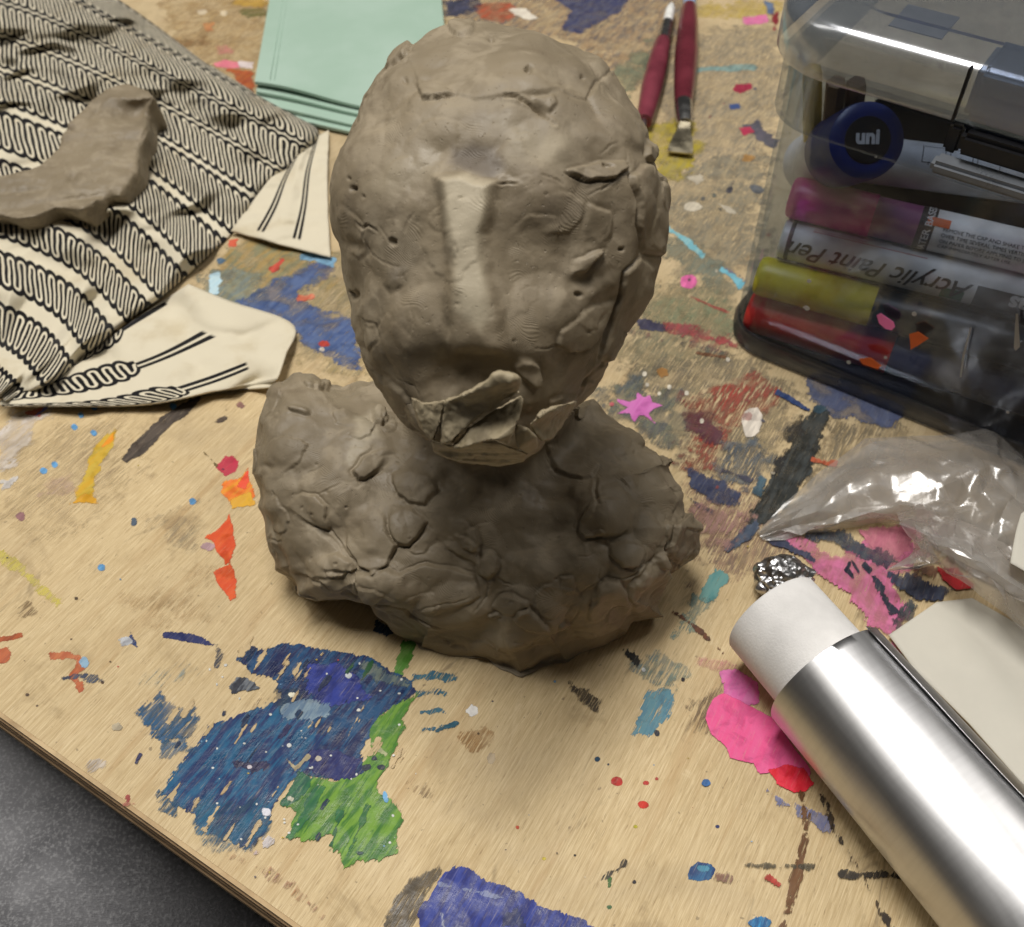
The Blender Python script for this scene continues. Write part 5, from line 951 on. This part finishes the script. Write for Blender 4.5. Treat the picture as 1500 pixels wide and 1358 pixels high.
lid = shell('lid', [(-.0060, .026, .1210), (-.0066, .026, .1225), (-.0066, .026, .1345), (-.0052, .025, .1372), (-.0026, .023, .1385), (.012, .016, .1388), (.0135, .015, .1372), (.030, .012, .1372)], M_LID, box, 'last')
# raised panel line, seam and latch on the front
def bbox_(name, x0, x1, y0, y1, z0, z1, mat, parent, bev=.0012):
    b_ = bmesh.new(); vv = [b_.verts.new(B(x, y, z)) for z in (z0, z1) for x, y in ((x0, y0), (x1, y0), (x1, y1), (x0, y1))]
    for f in ((3, 2, 1, 0), (4, 5, 6, 7), (0, 1, 5, 4), (1, 2, 6, 5), (2, 3, 7, 6), (3, 0, 4, 7)): b_.faces.new([vv[i] for i in f])
    bmesh.ops.recalc_face_normals(b_, faces=b_.faces); bmesh.ops.bevel(b_, geom=list(b_.edges), offset=bev, segments=2, affect='EDGES')
    return under(bm_obj(name, b_, mat, None, angle=40), parent)
M_BLACKP = simple('black_gap', srgb(20, 20, 23), .4)
bbox_('seam', .0592, .0600, -.0078, -.0050, .1215, .1380, M_BLACKP, lid, .0002)
lat_ = bbox_('latch', .0620, .150, -.0100, .012, .1235, .1400, M_LID, box, .002); bbox_('latch_lip', .0590, .150, -.0165, -.0090, .1085, .1125, M_LATCH, lat_, .0012); bbox_('latch_bar', .0640, .150, -.0128, -.0072, .1145, .1215, M_BLACKP, lat_, .0015); bbox_('hinge_pin', .0595, .0640, -.0085, -.0050, .112, .121, M_BLACKP, lat_, .001)
bbox_('sticker', .072, .090, .030, .046, .1405, .1408, M_WHITE, lid, .0001)
bbox_('lid_card', .028, .045, .016, .034, .1330, .1334, simple('pale_card', srgb(150, 146, 140), .7), lid, .0001)
def on_front(name, poly_px, mat, off=.0002):
    out = []
    for u, v in poly_px:
        d = ray(u, v); t_ = (((BO - bn * off) - CAM) @ bn) / (d @ bn); out.append(CAM + d * t_)
    back = [p + bn * .00018 for p in out]; Vp, Fp = prism(out, back, np.array([(a, -b) for a, b in poly_px])); return under(mesh_obj(name, Vp, Fp, mat, smooth=False), tub)
M_PINKP = simple('pink_paint', srgb(238, 120, 176), .5); M_ORANGEP = simple('orange_paint', srgb(214, 96, 30), .5); M_PALEP = simple('pale_scratch', srgb(170, 166, 160), .7)
on_front('paint_drop', [(1284, 462), (1290, 459), (1300, 466), (1309, 472), (1311, 479), (1306, 484), (1297, 482), (1288, 474)], M_PINKP); on_front('paint_drop', [(1332, 490), (1345, 486), (1360, 496), (1345, 506), (1334, 512)], M_ORANGEP); on_front('paint_drop', [(1258, 526), (1275, 524), (1292, 536), (1286, 541), (1264, 534)], M_ORANGEP)
for l in ([(1406, 552), (1410, 520), (1421, 480), (1423, 480), (1413, 520), (1408, 553)], [(1485, 510), (1488, 460), (1491, 460), (1494, 508), (1488, 514)], [(1180, 448), (1183, 449), (1176, 452), (1176, 450)]): on_front('scratch', l, M_PALEP)
for u, v, r in ((1182, 452, 3.2), (1243, 531, 2.6), (1137, 533, 2.2), (1229, 561, 2), (1185, 412, 2.6), (1297, 524, 2), (1339, 460, 3), (1476, 604, 2), (1283, 230, 1.6)): on_front('paint_speck', oval(u, v, r * 1.3, r, 20, 7), M_PALEP)

bbox_('floor_shade_sheet', .006, BW - .006, .006, BD_ - .006, .0031, .0040, M_BLACKP, box, .0003); bbox_('back_shade_sheet', .006, BW - .006, BD_ - .05, BD_ - .047, .0045, .055, M_BLACKP, box, .0008)  # added dark sheets: the shaded inside of the box put into colour
# ------------------------------------------------------------------ lettering
def text_mesh(txt, size, shear=0.0, bold=0.0):
    cu = bpy.data.curves.new('t', 'FONT'); cu.body = txt; cu.size = size; cu.shear = shear; cu.offset = bold; cu.align_x = 'LEFT'; cu.resolution_u = 3
    o = bpy.data.objects.new('t', cu); C.objects.link(o); me = bpy.data.meshes.new_from_object(o.evaluated_get(bpy.context.evaluated_depsgraph_get()))
    b2 = bmesh.new(); b2.from_mesh(me); y0, y1 = min(q.co.y for q in b2.verts), max(q.co.y for q in b2.verts)
    for k in range(1, 12): bmesh.ops.bisect_plane(b2, geom=b2.verts[:] + b2.edges[:] + b2.faces[:], plane_co=(0, y0 + (y1 - y0) * k / 12, 0), plane_no=(0, 1, 0))
    b2.verts.index_update(); v = np.array([x.co[:] for x in b2.verts]); f = [tuple(q.index for q in p.verts) for p in b2.faces]; b2.free(); bpy.data.objects.remove(o); bpy.data.curves.remove(cu); bpy.data.meshes.remove(me); return v, f
class Pen:
    def __init__(s, p0, p1, name, label, cat='marker', group='markers in the storage box'):
        s.p0 = np.asarray(p0, float); s.a = np.asarray(p1, float) - s.p0; s.L = np.linalg.norm(s.a); s.a /= s.L
        m = s.p0 + s.a * s.L / 2; tc = CAM - m; tc -= s.a * (tc @ s.a); s.e1 = tc / np.linalg.norm(tc); s.e2 = np.cross(s.e1, s.a)
        if s.e2 @ UP < 0: s.e2 = -s.e2
        s.parts = {}; s.root = empty(name, s.p0); tag(s.root, label, cat, group)
    def part(s, name, d0, prof, mat, seg=72): s.parts[name] = lathe(name, s.p0 + s.a * d0, s.p0 + s.a * (d0 + .01), prof, mat, s.root, seg); return s.parts[name]
    def print_(s, txt, size, along, lift, r, mat, flip=False, shear=0.0, bold=0.0, turn=False, name='lettering'):
        v, f = text_mesh(txt, size, shear, bold); x, y = v[:, 0], v[:, 1]
        if flip: x, y = -x, -y
        if turn: x, y = -y, x
        th = (lift + y) / r; rr_ = r + .00012
        P_ = s.p0 + (along + x)[:, None] * s.a + rr_ * (np.cos(th)[:, None] * s.e1 + np.sin(th)[:, None] * s.e2)
        return under(mesh_obj(name, P_, f, mat, smooth=False), s.parts.get('barrel', s.root))
    def band(s, name, d0, d1, t0, t1, r, mat):
        n = 12; V_ = []; 
        for d in (d0, d1):
            for k in range(n + 1): th = t0 + (t1 - t0) * k / n; V_.append(s.p0 + s.a * d + (r + .00006) * (math.cos(th) * s.e1 + math.sin(th) * s.e2))
        return under(mesh_obj(name, V_, [(k, k + 1, n + 2 + k, n + 1 + k) for k in range(n)], mat), s.parts.get('barrel', s.root))
M_INK = simple('black_ink', srgb(22, 22, 24), .5); M_PW = simple('pen_white', srgb(226, 224, 222), .35); M_MAG = simple('magenta_cap', srgb(214, 24, 136), .35); M_YEL = simple('yellow_cap', srgb(206, 192, 34), .4); M_REDC = simple('red_cap', srgb(206, 30, 28), .4); M_BLK = simple('black_barrel', srgb(20, 22, 28), .35); M_NAVY = simple('navy_barrel', srgb(26, 34, 74), .3); M_BLUC = simple('blue_cap', srgb(20, 42, 112), .35); M_MAUVE = simple('mauve_grip', srgb(150, 84, 128), .4); M_PINKL = simple('rose_line', srgb(196, 120, 124), .6); M_GREEN = simple('green_stain', srgb(40, 110, 80), .5)
def capprof(L_, r): return [(0, r * .82), (.0006, r * .92), (.002, r * .985), (.004, r), (L_ - .0006, r), (L_, r * .97)]
def local(p): q = np.asarray(p) - BO; return (q @ bd).round(4), (q @ bn).round(4), round(float(p[2]), 4)
def mk(u0, v0, u1, v1, z, name, label, ext=.14):
    a, b = at(u0, v0, z), at(u1, v1, z); d = (b - a) / np.linalg.norm(b - a); return Pen(a, a + d * ext, name, label)
# red-capped marker at the bottom
p = Pen(B(.0050, .0122, .0112), B(.1450, .0290, .0112), 'marker', 'red-capped marker lying lowest in the storage box'); c1 = .058
p.part('cap', 0, capprof(c1, .0084), M_REDC); p.part('barrel', c1, [(0, .0080), (.08, .0080)], M_NAVY)
p = mk(1110, 402, 1280, 449, .029, 'marker', 'yellow-capped marker with black barrel above the red cap'); c1 = .0455
p.part('cap', 0, capprof(c1, .0078), M_YEL); p.part('barrel', c1, [(0, .0074), (.012, .0074), (.014, .0079), (.09, .0079)], M_BLK)
p = mk(1150, 349, 1427, 416, .0435, 'marker', 'white paint marker with black script lettering upside down')
p.part('barrel', .002, [(0, .0076), (.14, .0076)], M_PW); p.part('end_cap', -.0012, [(0, .0068), (.0008, .0075), (.0028, .0077)], M_WHITE); p.part('ring', .0016, [(0, .0078), (.0016, .0078)], M_INK)
p.print_('Acrylic Paint Pen', .0098, .0700, -.0005, .0076, M_INK, True, .45, .00012); p.print_('MADE IN CHINA', .0019, .0230, .0100, .0076, M_INK, True); p.band('rose_line', .010, .052, .66, .71, .0076, M_PINKL); p.band('rose_line', .010, .030, .80, .84, .0076, M_PINKL)
p.band('dark_label', .0715, .130, -1.5, -.02, .0076, M_INK); p.print_('Fantas', .0082, .1040, -.0010, .00772, M_PW, True, 0, .0003); p.band('stain', .060, .068, -1.2, -.5, .00764, M_GREEN)
p = mk(1158, 288, 1354, 334, .0575, 'marker', 'magenta-capped paint marker with white label and black band'); c1 = .0315
p.part('cap', 0, capprof(c1, .0080), M_MAG); p.part('grip', c1, [(0, .0074), (.0160, .0074)], M_MAUVE); p.part('barrel', c1 + .016, [(0, .0076), (.10, .0076)], M_PW)
p.band('black_band', c1 + .0160, c1 + .0215, -1.5, 1.5, .0076, M_INK); p.print_('WATER BASED', .0036, c1 + .0205, -.0125, .00766, M_PW, False, 0, .00005, True)
for k, tx in enumerate(('REMOVE THE CAP AND SHAKE THE PEN.', 'OVER TIME SEVERAL TIMES VERTICALLY', 'ON PAPER BEFORE APPLYING TO SURFACE', 'CAP IMMEDIATELY AFTER USE.')): p.print_(tx, .0019, c1 + .0245, .0004 - .0021 * k, .0076, M_INK)
p.band('orange_stain', c1 + .0185, c1 + .0265, .20, .62, .0077, M_ORANGEP)
p = mk(1213, 226, 1500, 262, .0725, 'marker', 'white marker lying topmost behind the blue cap'); p.part('barrel', .0, [(0, .0075), (.0008, .0085), (.10, .0085)], M_PW); p.part('ring', .0012, [(0, .0087), (.002, .0087)], M_INK)
for k, tx in enumerate(('STEP 3', 'STEP 2', 'STEP 1')):
    d0 = .032 + .0095 * k; p.print_(tx, .0017, d0 + .0070, .0018, .0085, M_INK, True)
    for (q0, q1, t0, t1) in ((d0, d0 + .0003, .16, .95), (d0 + .0078, d0 + .0081, .16, .95), (d0, d0 + .008, .16, .19), (d0, d0 + .008, .93, .96)): p.band('printed_frame', q0, q1, t0, t1, .0085, M_INK)
for (x0, y0, z0, x1, y1, lb) in ((.030, .034, .012, .165, .050, 'black marker on the box floor behind the red-capped one'), (.050, .040, .030, .180, .062, 'black marker resting on another behind the yellow cap'), (.020, .060, .012, .160, .080, 'black marker on the box floor at the back')):
    p = Pen(B(x0, y0, z0), B(x1, y1, z0), 'marker', lb); p.part('barrel', 0, capprof(.135, .0084), M_BLK)
# fat blue cap pointing at the viewer
ce = at(1271, 205, .094); p = Pen(ce, ce + FWD * .03 + np.array([0, .008, 0]), 'marker', 'fat marker with round blue cap reading uni on its end')
p.part('cap', 0, [(0, .0090), (.0002, .0112), (.0012, .0128), (.004, .0132), (.030, .0132)], M_BLUC, 48); p.part('end_disc', -.0004, [(0, .0078), (.0006, .0080)], M_BLK); p.part('barrel', .03, [(0, .012), (.035, .012)], M_PW)
v, f = text_mesh('uni', .0068, 0, .0003); x, y = v[:, 0] - v[:, 0].mean(), v[:, 1] - .0012
nx_ = -p.a; rx_ = np.cross([0, 0, 1], nx_); rx_ = rx_ / np.linalg.norm(rx_); ry_ = np.cross(nx_, rx_); under(mesh_obj('lettering', p.p0 + nx_ * .0008 + x[:, None] * rx_ + (y)[:, None] * ry_, f, M_PW, smooth=False), p.parts['end_disc'])
# pencils behind the cap
for (a, b, mat, lb) in (((1190, 100, .105), (1190, 250, .06), simple('yellow_pencil', srgb(206, 176, 40), .4), 'yellow stick standing in the box corner'), ((1225, 120, .105), (1210, 260, .055), simple('bare_wood', srgb(150, 116, 78), .6), 'bare wooden stick beside the yellow one'), ((1255, 120, .105), (1236, 280, .05), simple('dark_wood', srgb(112, 82, 56), .6), 'darker wooden stick behind the blue cap')):
    a, b = at(*a), at(*b); st = empty('pencil', b); tag(st, lb, 'stick', 'sticks in the storage box'); lathe('shaft', a, b, [(0, .003), (.001, .0036), (np.linalg.norm(b - a), .0036)], mat, st, 6)
# ------------------------------------------------------------------ foil roll
FZ = .0200; fa = at(1209, 990, FZ); fd = at(1528, 1358, FZ) - fa; fd[2] = 0; fd /= np.linalg.norm(fd); gap = .0245; ca = fa - fd * gap
foil = empty('foil_roll', fa * np.array([1, 1, 0])); tag(foil, 'roll of shiny kitchen foil with white cardboard core showing', 'foil roll')
def make_foil(name, rough=.33, b=.03):
    t = NT(name); co = t.coord(); ang = math.atan2(fd[1], fd[0]); g = t.mapping(co, rot=(0, 0, -ang))
    n = t.noise(t.mapping(g, scale=(900, 60, 60)), 1, 4, .6); n2 = t.noise(t.mapping(g, scale=(25, 160, 160)), 1, 5, .6, .6); n3 = t.noise(co, 300, 4)
    bs = t.bsdf(Base_Color=t.mix(t.mapr(n, .3, .7), (.48, .48, .49, 1), (.51, .51, .52, 1)), Metallic=1.0, Roughness=t.mapr(n2, .3, .75, rough, rough + .07)); bs.inputs['Anisotropic'].default_value = .5
    h = t.math('ADD', t.math('MULTIPLY', n, .15), t.math('ADD', n2, t.math('MULTIPLY', n3, .2))); t.put(bs.inputs['Normal'], t.bump(h, b, .0006)); return t.done(bs)
M_FOIL = make_foil('aluminium_foil'); M_CORE = simple('white_card_core', srgb(226, 224, 222), .8, spec=.2, var=.09, scale=70, bump=.25, bscale=1500)
LEN = .30; fr = .0196
lathe('core', ca, fa, [(0, .0138), (0, .0154), (.0004, .0158), (gap + .02, .0158), (gap + .02, .0138), (.0004, .0138)], M_CORE, foil, 72, False)
# wound foil with faintly uneven layers
seg, rings = 128, 60; V_, F_ = [], []; up_ = np.array([0, 0, 1.0]); sd_ = np.cross(fd, up_)
prof = [(0, .0159), (0, fr - .0004), (.0002, fr)] + [(LEN * (k / rings) ** 1.2 + .0006, fr) for k in range(1, rings + 1)]
for d, r in prof:
    for k in range(seg):
        th = 2 * math.pi * k / seg; rr_ = r if r < fr - .0002 else r + .00012 * math.sin(3 * th + d * 20) + .00010 * math.sin(th * 7 + d * 60)
        V_.append(fa + fd * d + rr_ * (math.cos(th) * sd_ + math.sin(th) * up_))
for i in range(len(prof) - 1): F_ += [(i * seg + k, i * seg + (k + 1) % seg, (i + 1) * seg + (k + 1) % seg, (i + 1) * seg + k) for k in range(seg)]
o = mesh_obj('foil_winding', V_, F_, M_FOIL); o.data.set_sharp_from_angle(angle=R(50)); under(o, foil); wound = o
# loose outer turn ending in a cut edge on the right flank
V_, n1, n2 = [], 60, 40
for i in range(n1):
    d = -.0003 + (LEN) * i / (n1 - 1)
    for k in range(n2):
        q = k / (n2 - 1); th = R(-62 + 104 * q) if True else 0; lift = .0002 + .0003 * (1 - q) ** 2 + (.0010 * max(0, q - .93) / .07) * (1 + .4 * math.sin(d * 90))
        a = R(8) + (R(64) - R(8)) * q * (1 + .02 * math.sin(d * 70)); V_.append(fa + fd * d + (fr + lift * (.4 + q * .6) + .0002) * (math.cos(a) * -sd_ * (1 if (-sd_)[0] > 0 else -1) + math.sin(a) * up_))
loose = mesh_obj('loose_edge', V_, grid_faces(n1, n2), M_FOIL); m = loose.modifiers.new('t', 'SOLIDIFY'); m.thickness = .00012; under(loose, wound)
# ------------------------------------------------------------------ crumpled foil ball
b_ = bmesh.new(); bmesh.ops.create_icosphere(b_, subdivisions=5, radius=1.0); v = np.array([x.co[:] for x in b_.verts]); f = [tuple(x.index for x in q.verts) for q in b_.faces]; b_.free()
def ridged(p, sc): return np.abs(vnoise(p, sc)) * 2
rad = .0082 * (1 + .22 * (ridged(v, 2.3) - .5) - .14 * (ridged(v + 2, 4.3) - .4) + .03 * (ridged(v + 5, 9) - .4)); bc_ = at(1148, 848, .0072)
M_FB = make_foil('crumpled_foil', .30, .12); fb = mesh_obj('foil_ball', bc_ + v * rad[:, None] * np.array([1.15, 1, .92]), f, M_FB, smooth=False); tag(fb, 'small crumpled ball of silver foil beside the white core', 'foil ball')
# ------------------------------------------------------------------ white paper under the roll
def sheet(name, rows, nu, nv, zf, mat, thick=.0003, lin=False):
    g = sheet_grid(rows, nu, nv, lin); pu, pv = g[..., 0].ravel(), g[..., 1].ravel(); s = np.tile(np.linspace(0, 1, nu), nv); r = np.repeat(np.linspace(0, 1, nv), nu)
    base = np.array([at(a, b) for a, b in zip(pu, pv)]); z = zf(s, r, base); o = mesh_obj(name, [at(a, b, h) for a, b, h in zip(pu, pv, z)], grid_faces(nv, nu)[:, ::-1], mat)
    if thick: m_ = o.modifiers.new('t', 'SOLIDIFY'); m_.thickness = thick; m_.offset = -1
    return o
M_PAPER = simple('off_white_paper', srgb(206, 202, 190), .7, spec=.3, var=.05, scale=30)
pp = sheet('paper_sheet', [[(1302, 930), (1372, 882), (1424, 876), (1520, 930)], [(1340, 980), (1420, 930), (1480, 930), (1580, 990)], [(1420, 1060), (1500, 1040), (1560, 1040), (1640, 1080)], [(1500, 1150), (1560, 1130), (1620, 1130), (1700, 1160)]], 40, 40, lambda s, r, b: .0016 + .0022 * np.exp(-((s - .25) / .14) ** 2) * (1 - r) + .0016 * np.abs(fbm(b, 25, 2)), M_PAPER, .0003, True); tag(pp, 'blank off-white paper sheet lying between foil roll and plastic bag', 'paper')
# ------------------------------------------------------------------ clear plastic bag
def make_bag():
    t = NT('clear_film'); co = t.coord(); n = t.noise(co, 60, 4, .55, .4); n2 = t.noise(co, 26, 3, .5, .6); fine = t.noise(co, 420, 4)
    tr_ = t.n('ShaderNodeBsdfTransparent', {0: (.93, .92, .91, 1)}); gl = t.n('ShaderNodeBsdfGlossy', {'Color': (1, 1, 1, 1), 'Roughness': t.mapr(n, .3, .7, .16, .34)}); df = t.n('ShaderNodeBsdfTranslucent', {0: (.74, .72, .69, 1)}); d2 = t.n('ShaderNodeBsdfDiffuse', {0: (.74, .72, .69, 1)})
    h = t.math('ADD', n2, t.math('ADD', t.math('MULTIPLY', n, .6), t.math('MULTIPLY', fine, .1))); nb = t.bump(h, .35, .003); t.put(gl.inputs['Normal'], nb)
    dm = t.n('ShaderNodeMixShader', {0: .5, 1: df.outputs[0], 2: d2.outputs[0]}); m1 = t.n('ShaderNodeMixShader', {0: t.mapr(n2, .35, .75, .26, .5), 1: tr_.outputs[0], 2: dm.outputs[0]})
    lw = t.n('ShaderNodeLayerWeight', {0: .3}); t.put(lw.inputs['Normal'], nb); m2 = t.n('ShaderNodeMixShader', {0: t.math('ADD', .07, t.math('MULTIPLY', lw.outputs['Fresnel'], .7), clamp=True), 1: m1.outputs[0], 2: gl.outputs[0]}); return t.done(m2)
M_BAG = make_bag(); bag = empty('plastic_bag', at(1350, 740)); tag(bag, 'crumpled clear plastic bag in front of the storage box', 'bag')
def bagpart(name, rows, nu, nv, zf, crumple):
    """stiff film: a coarse, randomly creased grid; flat facets with crisp fold lines"""
    o = sheet(name, rows, nu, nv, zf, M_BAG, 0); me = o.data; n = len(me.vertices); v = np.empty(n * 3); me.vertices.foreach_get('co', v); v = v.reshape(-1, 3)
    inner = np.ones((nv, nu)); inner[0] = inner[-1] = .35; inner[:, 0] = inner[:, -1] = .2; inner = inner.ravel()
    v += rng.normal(size=v.shape) * np.array([crumple * .8, crumple * .8, crumple]) * inner[:, None]; v[:, 2] = np.maximum(v[:, 2], .0008); me.vertices.foreach_set('co', v.ravel())
    b2 = bmesh.new(); b2.from_mesh(me); bmesh.ops.triangulate(b2, faces=b2.faces); bmesh.ops.subdivide_edges(b2, edges=b2.edges, cuts=3, use_grid_fill=True); q = np.array([x.co[:] for x in b2.verts]); d_ = fbm(q, 120, 3) * crumple * .35
    for x, k in zip(b2.verts, d_): x.co.z += k
    b2.to_mesh(me); b2.free(); me.shade_smooth(); me.set_sharp_from_angle(angle=R(55)); return under(o, bag)
UPR = [[(1108, 780), (1172, 718), (1268, 645), (1370, 640), (1438, 630), (1478, 652), (1540, 700)], [(1110, 782), (1180, 730), (1275, 670), (1375, 662), (1448, 660), (1492, 690), (1560, 740)], [(1112, 784), (1190, 750), (1280, 705), (1376, 700), (1450, 710), (1500, 740), (1580, 790)], [(1114, 785), (1195, 768), (1285, 745), (1372, 745), (1450, 770), (1510, 800), (1600, 850)], [(1116, 787), (1190, 774), (1250, 767), (1318, 764), (1400, 822), (1480, 868), (1620, 960)]]
bagpart('upper_sheet', UPR, 19, 10, lambda s, r, b: .0015 + (.024 * np.sin(np.clip(s * 1.15, 0, 1) * math.pi * .62) ** 1.3) * np.sin(np.clip(r * .9 + .12, 0, 1) * math.pi) ** .6 * .8 + .004 * np.abs(fbm(b, 40, 2)) * sstep(0, .3, s), .0013)
bagpart('under_sheet', [[(u + 6, v + 6) for u, v in r_] for r_ in UPR], 16, 8, lambda s, r, b: .0012 + .006 * np.sin(np.clip(s, 0, 1) * math.pi) * np.sin(r * math.pi), .0014)
bagpart('lower_fold', [[(1312, 752), (1345, 735), (1400, 750), (1460, 780), (1560, 850)], [(1318, 760), (1355, 765), (1410, 790), (1470, 830), (1570, 905)], [(1322, 768), (1365, 800), (1420, 835), (1480, 880), (1580, 960)], [(1328, 778), (1372, 826), (1430, 868), (1500, 924), (1600, 1010)]], 16, 8, lambda s, r, b: .010 + .012 * np.sin(r * math.pi), .0013)
bagpart('curl', [[(1318, 764), (1330, 775), (1338, 792)], [(1350, 780), (1352, 800), (1334, 812)], [(1372, 815), (1350, 825), (1300, 834)], [(1380, 826), (1345, 832), (1290, 838)]], 7, 9, lambda s, r, b: .004 + .012 * np.sin(r * math.pi * .8), .0004)
bagpart('rolled_seam', [[(1340, 768), (1420, 806), (1500, 858), (1580, 915)], [(1342, 778), (1422, 818), (1502, 870), (1582, 928)], [(1342, 788), (1420, 830), (1500, 884), (1580, 942)]], 16, 5, lambda s, r, b: .021 + .004 * np.sin(r * math.pi), .0006)
lab = sheet('torn_label', [[(1496, 752), (1520, 740), (1560, 760)], [(1488, 780), (1520, 780), (1560, 790)], [(1480, 824), (1520, 846), (1560, 860)]], 12, 14, lambda s, r, b: .0265 + 0 * s, M_PAPER); under(lab, bag)
